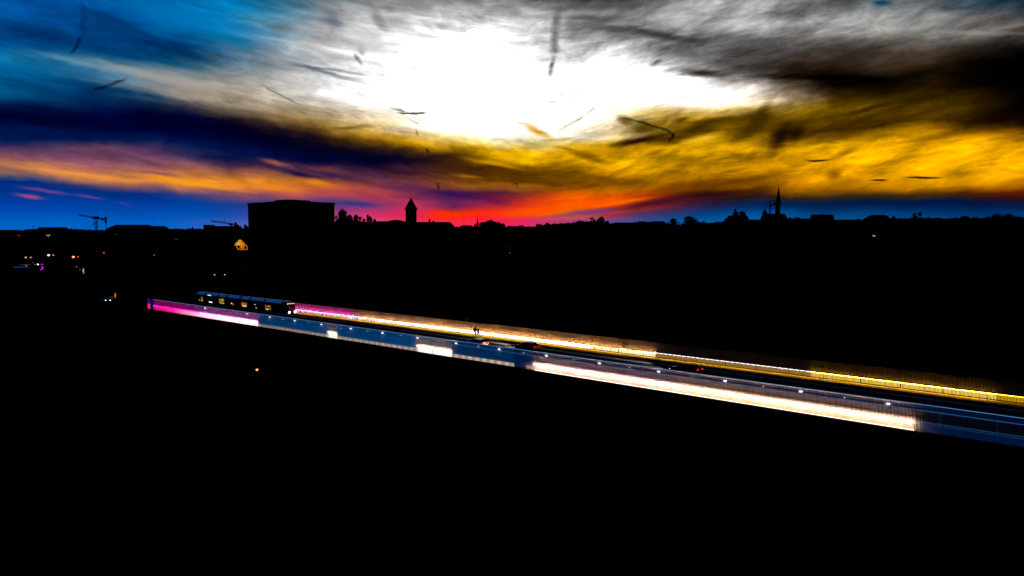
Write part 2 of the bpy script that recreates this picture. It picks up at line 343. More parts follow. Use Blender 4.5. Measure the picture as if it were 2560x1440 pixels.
# ------------------------------------------------------------ mesh helpers
def link(name, bm, m, parent=None, smooth=False):
    me = bpy.data.meshes.new(name); bm.normal_update(); bm.to_mesh(me); bm.free()
    if m: me.materials.append(m)
    if smooth:
        for p in me.polygons: p.use_smooth = True
    o = bpy.data.objects.new(name, me); C.objects.link(o)
    if parent is not None: o.parent = parent
    return o
def empty(name, label, cat, loc=(0, 0, 0), rz=0.0, group=None):
    o = bpy.data.objects.new(name, None); C.objects.link(o); o.location = loc; o.rotation_euler = (0, 0, rz)
    o['label'] = label; o['category'] = cat
    if group: o['group'] = group
    return o
def tag(o, label, cat, group=None):
    o['label'] = label; o['category'] = cat
    if group: o['group'] = group
    return o
def box(bm, x0, x1, y0, y1, z0, z1, taper=0.0):
    v = [bm.verts.new(p) for p in ((x0, y0, z0), (x1, y0, z0), (x1, y1, z0), (x0, y1, z0), (x0+taper, y0+taper, z1), (x1-taper, y0+taper, z1), (x1-taper, y1-taper, z1), (x0+taper, y1-taper, z1))]
    for f in ((3, 2, 1, 0), (4, 5, 6, 7), (0, 1, 5, 4), (1, 2, 6, 5), (2, 3, 7, 6), (3, 0, 4, 7)): bm.faces.new([v[i] for i in f])
def hull(bm, lower, upper):
    a = [bm.verts.new(p) for p in lower]; b = [bm.verts.new(p) for p in upper]; n = len(a)
    bm.faces.new(a[::-1]); bm.faces.new(b)
    for i in range(n): bm.faces.new((a[i], a[(i+1) % n], b[(i+1) % n], b[i]))
def tube(bm, a, b, r0, r1=None, seg=8):
    a = Vector(a); b = Vector(b); r1 = r0 if r1 is None else r1
    d = (b-a).normalized(); u = d.orthogonal().normalized(); w = d.cross(u)
    ra = [bm.verts.new(a+(u*math.cos(2*math.pi*i/seg)+w*math.sin(2*math.pi*i/seg))*r0) for i in range(seg)]
    rb = [bm.verts.new(b+(u*math.cos(2*math.pi*i/seg)+w*math.sin(2*math.pi*i/seg))*r1) for i in range(seg)]
    for i in range(seg): bm.faces.new((ra[i], ra[(i+1) % seg], rb[(i+1) % seg], rb[i]))
    bm.faces.new(ra[::-1]); bm.faces.new(rb)
def lathe(bm, prof, seg=16, c=(0, 0)):
    rings = [[bm.verts.new((c[0]+r*math.cos(2*math.pi*i/seg), c[1]+r*math.sin(2*math.pi*i/seg), z)) for i in range(seg)] for r, z in prof]
    for a, b in zip(rings, rings[1:]):
        for i in range(seg): bm.faces.new((a[i], a[(i+1) % seg], b[(i+1) % seg], b[i]))
    bm.faces.new(rings[0][::-1]); bm.faces.new(rings[-1])
# ------------------------------------------------------------ bridge frame: s along (towards right/near), t across (towards the viewer)
v = ray(-790, 588); L = math.hypot(v.x, v.y); D = Vector((-v.x/L, -v.y/L, 0)); NN = Vector((D.y, -D.x, 0))
if NN.y > 0: NN = -NN
O = at(1440, 870); WID = 22.1
ROTZ = math.atan2(D.y, D.x)            # local +x = s ; local -y = t
def P(s, t, z=0.0): return O+D*s+NN*t+Vector((0, 0, z))
def s_of(px, t):
    r = ray(px, 800); b = O+NN*t
    det = r.x*(-D.y)-r.y*(-D.x); return (r.x*b.y-r.y*b.x)/det
def ST(p):
    q = Vector(p)-O; return q.dot(D), q.dot(NN)
# everything on the bridge is modelled in local axes (x = s, y = -t) under an empty or with this matrix
def place(o): o.location = O; o.rotation_euler = (0, 0, ROTZ); return o
S0, S1 = -128.2, 92.0
# ------------------------------------------------------------ terrain
def sm(a, b, x):
    k = min(max((x-a)/(b-a), 0), 1); return k*k*(3-2*k)
def ground_z(x, y):
    s, t = ST((x, y, 0))
    plateau = sm(-118, -150, s)
    valley = -62+10*math.sin(x*.012)*math.cos(y*.01)
    ridge = 20.0+13*min(max((x+350)/900, 0), 1)
    up_ = -.35+sm(330, 640, y)*(ridge+.35)
    if y > 1250: up_ -= (y-1250)*.03
    return valley*(1-plateau)+up_*plateau
bm = bmesh.new()
xs = [-2600, -2000, -1500, -1100]+[-900+25*i for i in range(77)]+[1300, 1700, 2200, 2600]
ysg = [-300, -200, -100]+[-50+20*i for i in range(70)]+[1500, 1800, 2400, 3200]
gv = [[bm.verts.new((x, y, ground_z(x, y)+math.sin(x*.07)*math.cos(y*.05)*.15)) for x in xs] for y in ysg]
for j in range(len(ysg)-1):
    for i in range(len(xs)-1): bm.faces.new((gv[j][i], gv[j][i+1], gv[j+1][i+1], gv[j+1][i]))
g = link('ground', bm, soil, smooth=True); g['kind'] = 'structure'
# ------------------------------------------------------------ bridge body
br = empty('bridge', 'long dark road bridge crossing the black valley, carrying tram, cars and lit railings', 'bridge'); place(br)
bm = bmesh.new(); box(bm, S0, S1, -WID-.25, .25, -.62, -.02); link('deck', bm, concrete, br)
bm = bmesh.new(); hull(bm, [(S0, -16, -6), (S1, -16, -6), (S1, -6, -6), (S0, -6, -6)], [(S0, -18, -.63), (S1, -18, -.63), (S1, -4, -.63), (S0, -4, -.63)]); link('girder', bm, girderm, br)
for s in (-96, -20, 58):
    bm = bmesh.new(); hull(bm, [(s-3.5, -17, -66), (s+3.5, -17, -66), (s+3.5, -5, -66), (s-3.5, -5, -66)], [(s-2, -15, -6.02), (s+2, -15, -6.02), (s+2, -7, -6.02), (s-2, -7, -6.02)]); link('pier', bm, girderm, br)
bm = bmesh.new(); box(bm, S0, S1, -WID-.45, -WID-.252, -.5, .06); link('edge_beam', bm, mat('edge beam steel', (.03, .028, .03)), br)
def strip(name, t0, t1, z, m, s0=S0, s1=S1, thick=.02):
    bm = bmesh.new(); box(bm, s0, s1, -t1, -t0, z-thick, z); o = link(name, bm, m); place(o); o['kind'] = 'structure'; return o
strip('footpath', .26, 2.15, .12, ochre, thick=.13)
strip('tram_track', 2.16, 5.0, 0, trackbed)
strip('road', 5.01, 18.6, .03, asphalt, thick=.045)
strip('pavement', 18.61, WID-.2, .12, mat('pale footway asphalt', (.09, .085, .08)), thick=.13)
strip('approach_road', 2, 20, -.02, trackbed, s0=-420, s1=S0-.02)
bm = bmesh.new()
for t in (3.0, 4.43):
    box(bm, S0-60, S1, -t-.035, -t+.035, .001, .03)
o = link('rail_track', bm, mat('worn rail steel', (.05, .045, .04), rough=.5)); place(o); o['kind'] = 'structure'
bm = bmesh.new()
for k in range(60):
    s = S0+4+k*3.6; box(bm, s, s+1.6, -13.06, -12.94, .03, .036)
o = link('lane_marking', bm, mat('worn lane paint', (.12, .12, .12))); place(o); o['kind'] = 'structure'
# low concrete kerb between tram track and carriageway
bm = bmesh.new(); box(bm, S0, S1, -5.75, -5.02, .031, .22); k = link('kerb', bm, mat('kerb concrete', (.22, .22, .23), noise=.2)); place(k); k['kind'] = 'structure'
# ------------------------------------------------------------ tall slatted barriers with LED hand rails
def emis(name, c, s):
    return mat(name, (.02, .02, .02), emit=c, strength=s)
def flicker(name, c, s, lo=.35, period=6.0, seed=0.0, dots=0.0):
    """glow panel whose output varies along its length (separate modules of different output)"""
    if name in MC: return MC[name]
    m = mat(name, (.02, .02, .02), emit=c, strength=s); t = m.node_tree; b = t.nodes['Principled BSDF']
    tcn = t.nodes.new('ShaderNodeTexCoord'); mp = t.nodes.new('ShaderNodeMapping'); mp.inputs['Scale'].default_value = (1/period, .01, .2); mp.inputs['Location'].default_value = (seed, 0, 0)
    nn = t.nodes.new('ShaderNodeTexNoise'); nn.inputs['Scale'].default_value = 1; nn.inputs['Detail'].default_value = 5; nn.inputs['Roughness'].default_value = .6
    mr = t.nodes.new('ShaderNodeMapRange'); mr.inputs[1].default_value = .35; mr.inputs[2].default_value = .65; mr.inputs[3].default_value = s*lo; mr.inputs[4].default_value = s*(2-lo)*.7
    t.links.new(tcn.outputs['Object'], mp.inputs[0]); t.links.new(mp.outputs[0], nn.inputs[0]); t.links.new(nn.outputs[0], mr.inputs[0])
    out = mr.outputs[0]
    if dots:
        sx = t.nodes.new('ShaderNodeSeparateXYZ'); t.links.new(tcn.outputs['Object'], sx.inputs[0])
        w = t.nodes.new('ShaderNodeMath'); w.operation = 'MULTIPLY'; w.inputs[1].default_value = 2*math.pi/dots; t.links.new(sx.outputs[0], w.inputs[0])
        c1 = t.nodes.new('ShaderNodeMath'); c1.operation = 'COSINE'; t.links.new(w.outputs[0], c1.inputs[0])
        c2 = t.nodes.new('ShaderNodeMath'); c2.operation = 'MULTIPLY_ADD'; c2.inputs[1].default_value = .35; c2.inputs[2].default_value = .8; t.links.new(c1.outputs[0], c2.inputs[0])
        c3 = t.nodes.new('ShaderNodeMath'); c3.operation = 'MULTIPLY'; t.links.new(c2.outputs[0], c3.inputs[0]); t.links.new(out, c3.inputs[1]); out = c3.outputs[0]
    t.links.new(out, b.inputs['Emission Strength'])
    return m
def slats(parent, t, s0, s1, z0, z1, pitch, w, dep, m=None):
    bm = bmesh.new(); n = int((s1-s0)/pitch)
    rnd = random.Random(5)
    for i in range(n):
        s = s0+i*pitch+rnd.uniform(-.008, .008); ww = w*rnd.uniform(.8, 1.2)
        box(bm, s-ww/2, s+ww/2, -t-dep/2, -t+dep/2, z0, z1)
    return link('slat_screen', bm, m or slatm, parent)
def rail(parent, name, t, s0, s1, z, r, m, seg=8):
    bm = bmesh.new(); tube(bm, (s0, -t, z), (s1, -t, z), r, seg=seg); return link(name, bm, m, parent, True)
def posts(parent, t, s0, s1, step, z1, m):
    s = s0
    while s < s1:
        bm = bmesh.new(); box(bm, s-.06, s+.06, -t-.05, -t+.05, 0, z1); link('post', bm, m, parent); s += step
def light_run(parent, name, t, s0, s1, z, hh, m, dash=0.0, gap=.12, th=.02):
    bm = bmesh.new()
    if dash:
        s = s0
        while s < s1-.05:
            box(bm, s, min(s+dash-gap, s1), -t-th, -t+th, z-hh, z+hh); s += dash
    else: box(bm, s0, s1, -t-th, -t+th, z-hh, z+hh)
    return link(name, bm, m, parent)
ff = empty('railing', 'far barrier of the bridge, tall slats over a dashed LED rail behind the yellow path', 'railing'); place(ff)
slats(ff, .02, S0, S1, .1, 2.48, .145, .062, .05, mat('grey painted steel slat', (.12, .118, .115), rough=.7, noise=.1))
for a_, b_, c_, s_ in ((-128, -64, (1, .62, .35), 22), (-64, 16.3, (1, .85, .5), 30), (16.3, 63.8, (1, .85, .42), 26), (63.8, 70, (1, .7, .3), 6)):
    bm = bmesh.new(); q = [bm.verts.new(p) for p in ((a_, -.34, .795), (b_, -.34, .795), (b_, -.26, .78), (a_, -.26, .78))]; bm.faces.new(q)
    o = link('down_light', bm, emis('down light %s' % a_, c_, s_), ff)
    bm = bmesh.new(); box(bm, a_, b_, -.36, -.10, .80, .815); link('housing', bm, blackp, o)
for a_, b_, c_, s_, t_, lo_ in ((-128, -66, (1, .06, .42), 300, .36, .8), (-65.9, -41, (1, .40, .16), 290, .36, .15), (-40.9, 3, (1, .40, .12), 380, .36, .45), (3, 9.6, (1, .42, .12), 340, .34, .5), (10.8, 16.3, (1, .42, .14), 320, .34, .4), (41.5, 63.8, (1, .40, .03), 90, .20, .3)):
    bm = bmesh.new(); q = [bm.verts.new(p) for p in ((a_, -t_, .90), (b_, -t_, .90), (b_, -t_+.06, .885), (a_, -t_+.06, .885))]; bm.faces.new(q)
    o = link('up_light', bm, flicker('up light %s' % a_, c_, s_, lo_, 5.0, a_*.37), ff)
    bm = bmesh.new(); box(bm, a_, b_, -t_-.015, -t_+.065, .868, .88); box(bm, a_, b_, -t_-.03, -t_-.016, .868, .93); link('housing', bm, blackp, o)
rail(ff, 'top_rail', .02, S0, S1, 2.5, .02, mat('dull rail', (.1, .1, .12)))
rail(ff, 'hand_rail', .1, S0, S1, .93, .03, steelm)
rail(ff, 'bottom_rail', .02, S0, S1, .14, .04, steelm)
posts(ff, -.06, S0, S1, 4.9, 2.45, steelm)
FAR = [(-128, -64, (1, .10, .55), 260, (1, .86, .9), 9, 'pink'), (-64, -40.9, (1, .50, .24), 170, (1, .90, .78), 8, 'warm'), (-40.9, 3, (1, .48, .16), 230, (1, .90, .72), 8, 'amber white'),
       (3, 16.3, (1, .48, .14), 170, (1, .84, .56), 3.4, 'fading amber'), (16.3, 41.5, (1, .85, .9), 2.6, (1, .42, .02), .5, 'dim gold'), (41.5, 63.8, (1, .50, .05), 70, (1, .62, .09), 1.6, 'gold'), (63.8, S1, (1, .55, .03), 8, (1, .54, .0), .9, 'deep gold')]
for i, (a, b, c, s, c2, s2, nm) in enumerate(FAR):
    dash = 0.0 if i == 6 else .82
    
    o = light_run(ff, 'light_strip', .15, a, b, .86, .028, flicker('led strip '+nm, c, s, .25 if i in (1, 2, 3) else .7, 7.0, i*3.1) if i in (1, 2, 3, 5) else emis('led strip '+nm, c, s), dash, .14)
    o['label'] = 'strip of '+nm+' LED modules'
    o = light_run(ff, 'glow_panel', -.02, a, b-.03, .50, .31, flicker('glow panel '+nm, c2, s2, .8, 3.0, i*1.7), 0, 0, .008)  # added panel glow stands in for the lit lower slats
    o['label'] = nm+' added glowing kick panel'
nf = empty('railing', 'near barrier of the bridge, fine slats over added magenta, blue and white glow panels', 'railing'); place(nf)
slats(nf, WID, S0+4, S1, .08, 2.72, .13, .045, .05)
rail(nf, 'top_rail', WID, S0+4, S1, 2.75, .045, railm)
rail(nf, 'middle_rail', WID, S0+4, S1, 2.22, .04, railm)
rail(nf, 'hand_rail', WID-.16, S0+4, S1, 1.0, .03, railm)
rail(nf, 'bottom_rail', WID, S0+4, S1, .1, .035, railm)
posts(nf, WID-.2, 10.4, S1, 4.86, 2.7, railm)
sx = lambda x: s_of(x, WID)
def near_strip(a, b, c, s, z=.92, nm='', tt=None):
    o = light_run(nf, 'light_strip', (WID-.16) if tt is None else tt, a, b, z, .025, emis('near led '+nm, c, s), 0); o['label'] = 'strip of '+nm+' LEDs'; return o
def near_panel(a, b, z0, z1, m, label, name='glow_panel', t=None):
    o = light_run(nf, name, (WID-.07) if t is None else t, a, b-.02, (z0+z1)/2, (z1-z0)/2, m, 0, 0, .008); o['label'] = label
    bk = light_run(nf, 'added_backing', ((WID-.07) if t is None else t)-.03, a, b-.02, (z0+z1)/2, (z1-z0)/2+(.05 if name == 'glow_panel' else 0), blackp, 0, 0, .01)  # added opaque back keeps panel light off the far barrier
    bk.parent = o
    return o
def wash(a, b, c, s, z=1.08, nm=''):
    '''added LED line off the outer face; makes slats glow, slim housing hides it'''
    t = WID+.34
    bm = bmesh.new(); q = [bm.verts.new(p) for p in ((a, -t, z-.02), (b, -t, z-.02), (b, -t+.03, z+.03), (a, -t+.03, z+.03))]; bm.faces.new(q[::-1])
    o = link('light_strip', bm, emis('wash '+nm, c, s), nf); o['label'] = nm+' added wash line'
    bm = bmesh.new(); box(bm, a, b, -t-.02, -t-.004, z-.03, z+.03); link('housing', bm, blackp, o)  # added dark strip hides the wash line from view
    return o
def glow_mat(name, c, s):
    return mat(name, (.55, .55, .6), rough=.9, emit=c, strength=s)  # pale base with the slat glow put in as emission
# A magenta run: added foot panels, wash lines and screens make the slat glow
A0, A1 = sx(386.5), sx(645)
def magenta_panel(name):
    m = mat(name, (.02, .02, .02), emit=(1, .02, .2), strength=1.2); t = m.node_tree; b = t.nodes['Principled BSDF']
    tcn = t.nodes.new('ShaderNodeTexCoord'); sx_ = t.nodes.new('ShaderNodeSeparateXYZ'); t.links.new(tcn.outputs['Object'], sx_.inputs[0])
    mr = t.nodes.new('ShaderNodeMapRange'); mr.inputs[1].default_value = A0; mr.inputs[2].default_value = A1; t.links.new(sx_.outputs[0], mr.inputs[0])
    r = t.nodes.new('ShaderNodeValToRGB'); e = r.color_ramp.elements
    e[0].color = (1, .0, .10, 1); e[1].color = (1, .8, .85, 1); e[1].position = .75
    x = e.new(.22); x.color = (1, .02, .2, 1); x = e.new(.42); x.color = (1, .45, .6, 1)
    t.links.new(mr.outputs[0], r.inputs[0]); t.links.new(r.outputs[0], b.inputs['Emission Color'])
    m2 = t.nodes.new('ShaderNodeMapRange'); m2.inputs[1].default_value = A0; m2.inputs[2].default_value = A1; m2.inputs[3].default_value = 2.6; m2.inputs[4].default_value = 8.0
    t.links.new(sx_.outputs[0], m2.inputs[0]); t.links.new(m2.outputs[0], b.inputs['Emission Strength'])
    return m
near_panel(A0, A1, .05, 1.15, magenta_panel('magenta glow panel'), 'added magenta kick panel whitening to the right')
wash(A0, (A0+A1)/2, (.9, .01, .45), 30, 1.15, 'magenta')
wash((A0+A1)/2, A1, (.95, .16, .62), 80, 1.1, 'pink violet')
near_panel(A0, A0+(A1-A0)*.45, 1.17, 2.7, glow_mat('magenta screen glow', (.42, .0, .24), 1.4), 'added magenta glow screen', 'glow_screen')
near_panel(A0+(A1-A0)*.45, A1, 1.17, 2.7, glow_mat('violet screen glow', (.24, .05, .30), 1.1), 'added violet glow screen', 'glow_screen')
near_panel(sx(370), sx(376), .1, 1.5, emis('end red panel', (1, .02, .2), .9), 'red end panel')
near_panel(sx(370), sx(376), 1.52, 2.7, emis('end violet panel', (.2, .0, .5), .35), 'violet end panel', 'glow_screen')
near_panel(sx(376), sx(386), -.4, 2.75, emis('navy end pillar', (0, .006, .045), 1), 'navy blue end panel', 'glow_screen')
# B, D, F: added screens glow the sky's blue, over a cream row of lamps
def blue_run(x0, x1, c, k=1.0):
    near_panel(sx(x0), sx(x1), .62, 2.68, emis('blue glow %d' % x0, c, 1), 'added blue screen with sky tint as glow', 'glow_screen')
    near_panel(sx(x0), sx(x1), .08, .60, flicker('cream foot lamps %d' % x0, (1, .76, .58), 1.8*k, .8, 4.0, x0, 1.6), 'row of cream foot lamps')
blue_run(646, 822, (0, .14, .56)); blue_run(842, 1043, (0, .115, .47)); blue_run(1129, 1284, (0, .045, .20), 1.0)
near_panel(sx(1285), sx(1337), .08, 2.68, emis('blue glow gap', (0, .02, .10), 1), 'added dark blue glass screen', 'glow_screen')
near_panel(sx(1316), sx(1337), .08, .6, emis('cream foot lamp end', (1, .6, .45), .7), 'short cream foot lamp', t=WID-.05)
for x0, x1 in ((822, 841.5), (1044, 1078), (1081, 1128)):
    near_panel(sx(x0), sx(x1), .06, 1.12, emis('cream white panel', (1, .88, .72), 4), 'bright cream glow panel')
    near_panel(sx(x0), sx(x1), 1.14, 2.68, glow_mat('dim blue screen glow', (.01, .03, .09), 1), 'added dim blue glass screen', 'glow_screen')  # added screen, its blue put in as emission
    wash(sx(x0), sx(x1), (1, .72, .5), 90, 1.1, 'cream')
# G long peach white run
near_panel(sx(1338), sx(2295), .12, .86, flicker('peach glow panel', (1, .66, .38), 1.35, .6, 2.5, 7.7), 'peach glow panel')  # added glow stands for the lit path behind the slats
near_panel(sx(1338), sx(2295), .9, 2.68, emis('violet faint glow', (.012, .010, .035), 1), 'added dark violet glow screen', 'glow_screen')  # added screen gives a faint violet glow between slats
near_strip(sx(1338), sx(2295), (1, .85, .75), 5, .96, 'peach white', WID+.05)
wash(sx(1338), sx(1700), (1, .50, .42), 150, 1.0, 'rosy')
wash(sx(1700), sx(2295), (1, .54, .30), 170, 1.0, 'peach')
near_strip(sx(1338), sx(2295), (1, .8, .65), 3, .1, 'foot peach', WID+.04)
# H unlit end: the rails' sky blue comes from added glow strips and screens
near_panel(sx(2297), S1, .1, .8, emis('navy glow', (0, .010, .055), 1), 'added dark navy glass screen', 'glow_screen')
near_panel(sx(2297), S1, 2.26, 2.70, emis('navy glow top', (0, .006, .04), 1), 'added dark navy glass screen', 'glow_screen')
near_strip(sx(2297), S1, (.02, .16, .45), 1.0, 1.02, 'added faint blue')
near_strip(sx(1128), S1, (.03, .16, .42), .6, 2.2, 'added thin blue', WID+.05)
near_strip(S0+4, S1, (.10, .26, .55), .9, 2.79, 'added top blue', WID+.02)  # added glow line tints the top rail sky blue
near_strip(sx(2297), S1, (.02, .13, .42), .6, .84, 'second added faint blue')
# small luminaires hung under the top rail of the near barrier
lampw = mat('white lamp glass', (.3, .3, .3), emit=(1, .85, 1), strength=3)
BIG = [513.6, 617.6, 674.8, 736.7, 803.4, 876.6, 955.8, 1043.8, 1140, 1248, 1366.4, 1499.4, 1648.7, 1815.7, 2006.6, 2227.5]
SML = [469.8, 492, 540.6, 592.3, 647.7, 707.8, 772.3, 841.9, 918.4, 1002, 1094, 1196, 1309.7, 1435.5, 1576, 1733.8, 1912, 2117]
def luminaire(px, big):
    s = s_of(px, WID+.1)
    o = empty('rail_lamp', '', 'lamp', P(s, WID+.14, 2.42), ROTZ, 'small lamps along the top of the near barrier')
    r = .125 if big else .065
    bm = bmesh.new(); lathe(bm, [(.01, -r*.42), (r*.75, -r*.36), (r, -.0), (r*.9, r*.35), (.02, r*.42)], 12)
    for v_ in bm.verts: v_.co.x *= 1.6 if big else .9
    link('lamp_glass', bm, lampw if big else mat('small lamp glass', (.2, .2, .2), emit=(.9, .7, 1), strength=2.2), o, True)
    bm = bmesh.new(); tube(bm, (0, .02, r*.3), (0, .1, .28), .015); link('bracket', bm, blackp, o)
    return o
allx = sorted([(x, True) for x in BIG]+[(x, False) for x in SML])
ordn = ['first', 'second', 'third', 'fourth', 'fifth', 'sixth', 'seventh', 'eighth', 'ninth', 'tenth', 'eleventh', 'twelfth', 'thirteenth', 'fourteenth', 'fifteenth', 'sixteenth', 'seventeenth', 'eighteenth']
cb = cs = 0
for x, b in allx:
    o = luminaire(x, b)
    if b: o['label'] = '%s large oval white lamp on the near barrier, counted from the left' % ordn[cb]; cb += 1
    else: o['label'] = '%s small faint lamp on the near barrier, counted from the left' % ordn[cs]; cs += 1
# ------------------------------------------------------------ tram
TT0, TT1 = 2.55, 5.2                    # lateral extent
tram = empty('tram', 'long dark seven section tram with blue roof edges, on the bridge by the far barrier', 'tram'); place(tram)
secs = [(486, 513), (516, 544.5), (547.5, 566), (569.5, 600), (603, 624), (626.5, 659.5), (662.5, 718.5)]
roofblue = mat('tram roof shoulder panel', (.80, .85, .9), rough=.25, metal=1.0, noise=.05)
def tram_sec(s0, s1, front=0):
    y0, y1 = -TT1, -TT0
    bm = bmesh.new(); prof = [(y0, .35), (y0-.0, 1.1), (y0, 2.7), (y0+.42, 3.28), (y1-.42, 3.28), (y1, 2.7), (y1, .35)]
    st = [(s0, 1.0, 0)]+[(s1, 1.0, 0)]
    if front: st = [(s0, 1, 0)]+[(s1-3.0, 1, 0), (s1-1.6, .97, .06), (s1-.7, .9, .28), (s1-.15, .78, .9), (s1, .7, 1.5)]
    if front == -1: st = [(s0+s1-a, b, c) for a, b, c in st][::-1]
    rings = []
    cy = (y0+y1)/2
    for s, w, drop in st:
        rings.append([bm.verts.new((s, cy+(y-cy)*w, min(z, 3.28-drop*1.0) if z > 1.6 else z)) for y, z in prof])
    for a, b in zip(rings, rings[1:]):
        for i in range(len(prof)): bm.faces.new((a[i], a[(i+1) % len(prof)], b[(i+1) % len(prof)], b[i]))
    bm.faces.new(rings[0][::-1]); bm.faces.new(rings[-1])
    bmesh.ops.recalc_face_normals(bm, faces=bm.faces)
    o = link('body_section', bm, blackp, tram)
    a, b = (s0+.1, s1-.1) if not front else ((s0+.1, s1-3.0) if front == 1 else (s0+2.4, s1-.1))
    bm = bmesh.new(); hull(bm, [(a, y0-.02, 2.74), (b, y0-.02, 2.74), (b, y0+.05, 2.74), (a, y0+.05, 2.74)], [(a, y0+.36, 3.33), (b, y0+.36, 3.33), (b, y0+.5, 3.33), (a, y0+.5, 3.33)])
    link('roof_edge', bm, roofblue, o)
    n = max(1, int((b-a)/1.9)); w = (b-a)/n
    for i in range(n):
        bm = bmesh.new(); box(bm, a+i*w+.12, a+(i+1)*w-.12, y0-.012, y0+.01, 1.25, 2.45); link('window', bm, blackg, o)
    return o
for i, (x0, x1) in enumerate(secs):
    a, b = s_of(x0, TT1), s_of(x1, TT1)
    tram_sec(a, b, -1 if i == 0 else (1 if i == 6 else 0))
    if i < 6:
        c = s_of(secs[i+1][0], TT1); bm = bmesh.new(); box(bm, b, c, -TT1+.12, -TT0-.12, .5, 3.1); link('bellows', bm, steelm, tram)
def tz(px, py, t=TT1):
    s = s_of(px, t); p = O+D*s+NN*t; r = ray(px, py); k = p.y/r.y; return s, H+r.z*k
def lit(x0, y0, x1, y1, m, name='lit_window', t=TT1, parent=None):
    a, z0 = tz(x0, y1, t); b, z1 = tz(x1, (y0+y1)/2, t); za = tz((x0+x1)/2, y0)[1]; zb = tz((x0+x1)/2, y1)[1]
    bm = bmesh.new(); box(bm, a, b, -t-.035, -t-.015, zb, za); return link(name, bm, m, parent or tram)
def interior(name, c, s, sc=2.2):
    if name in MC: return MC[name]
    m = mat(name, (.01, .01, .01), emit=c, strength=s); t = m.node_tree; b = t.nodes['Principled BSDF']
    tcn = t.nodes.new('ShaderNodeTexCoord'); nn = t.nodes.new('ShaderNodeTexVoronoi'); nn.inputs['Scale'].default_value = sc
    mr = t.nodes.new('ShaderNodeMapRange'); mr.inputs[1].default_value = .25; mr.inputs[2].default_value = .5; mr.inputs[3].default_value = s; mr.inputs[4].default_value = s*.08
    t.links.new(tcn.outputs['Object'], nn.inputs['Vector']); t.links.new(nn.outputs['Distance'], mr.inputs[0]); t.links.new(mr.outputs[0], b.inputs['Emission Strength'])
    return m
yel = interior('yellow interior seen through window', (1, .62, .03), .9); orn = interior('orange interior seen through window', (1, .33, .02), .9, 1.6); gw = emis('white interior lamp', (.9, .95, 1), 1.6); gy = emis('pale green interior lamp', (.55, .75, .25), .6); cream = emis('cream interior lamp', (1, .8, .5), 1.1)
lit(504, 742.5, 508.5, 752.5, yel); lit(498.5, 748, 501, 752, yel); lit(524, 754.2, 532, 756.4, gw); lit(549, 747, 561.5, 757.5, yel)
lit(551, 757.6, 561, 759.2, gy); lit(579, 757, 581, 760, cream); lit(583, 759, 585, 763, orn); lit(604, 756, 618.8, 764, orn); lit(607, 764.3, 617, 766.4, cream)
lit(637, 760.8, 639.6, 762, cream); lit(639.5, 768.6, 643.2, 770.6, gy); lit(664, 763.5, 677.5, 772, orn); lit(666, 772.3, 672, 774.2, cream); lit(675, 772.6, 678.5, 775.5, orn)
lit(521, 737, 525, 738.6, gw, 'roof_lamp'); lit(526, 738, 529, 739.4, gw, 'roof_lamp')
sF = s_of(718.5, TT1); cy = -(TT0+TT1)/2
bm = bmesh.new(); box(bm, sF-.85, sF-.45, cy-.95, cy+.95, 2.52, 2.82); link('destination_sign', bm, emis('destination sign glow', (1, .45, .2), 2.2), tram)
bm = bmesh.new(); box(bm, sF-.30, sF+.02, cy-.9, cy+.9, 1.2, 2.3, .0); link('windscreen', bm, blackg, tram)
for sgn in (-1, 1):
    bm = bmesh.new(); lathe(bm, [(.02, -.02), (.22, 0), (.22, .06), (.02, .1)], 12)
    bmesh.ops.rotate(bm, verts=bm.verts, matrix=Matrix.Rotation(math.pi/2, 3, 'Y')); bmesh.ops.translate(bm, verts=bm.verts, vec=(sF+.03, cy+sgn*.78, .72))
    link('headlight', bm, emis('tram headlight', (1, .93, 1), 14), tram)
for s in [s_of(x, TT1) for x in (500, 556, 585, 613, 690)]:
    bm = bmesh.new()
    for q in (-.9, .9):
        for yy in (-TT1+.45, -TT0-.45): tube(bm, (s+q, yy-.06, .34), (s+q, yy+.06, .34), .3, seg=14)
    link('bogie', bm, steelm, tram)
bm = bmesh.new(); sp_ = s_of(551, 4)
tube(bm, (sp_-.8, cy, 3.3), (sp_+.6, cy, 4.2), .03); tube(bm, (sp_+.6, cy, 4.2), (sp_-.4, cy, 5.0), .03); tube(bm, (sp_-.4, cy-.8, 5.0), (sp_-.4, cy+.8, 5.0), .03)
link('pantograph', bm, steelm, tram)
# ------------------------------------------------------------ cars on the bridge, heading away to the left
def car_shell(paint):
    # local: +x is rear (towards right), origin at ground centre
    bm = bmesh.new()
    prof = [(-2.15, .35), (-2.2, .62), (-1.95, .80), (-1.15, .93), (-.35, 1.38), (.55, 1.46), (1.35, 1.36), (1.95, 1.02), (2.15, .92), (2.18, .5), (2.05, .32)]
    ws = [.78, .84, .86, .84, .62, .60, .62, .78, .82, .86, .84]
    L_ = [bm.verts.new((x, -w, z)) for (x, z), w in zip(prof, ws)]; R_ = [bm.verts.new((x, w, z)) for (x, z), w in zip(prof, ws)]
    n = len(prof)
    bm.faces.new(L_[::-1]); bm.faces.new(R_)
    for i in range(n): bm.faces.new((L_[i], L_[(i+1) % n], R_[(i+1) % n], R_[i]))
    bmesh.ops.recalc_face_normals(bm, faces=bm.faces)
    return bm
tailm = emis('red tail lamp', (1, .01, .08), 1.1); headm = emis('white headlamp', (1, .97, .9), 4)
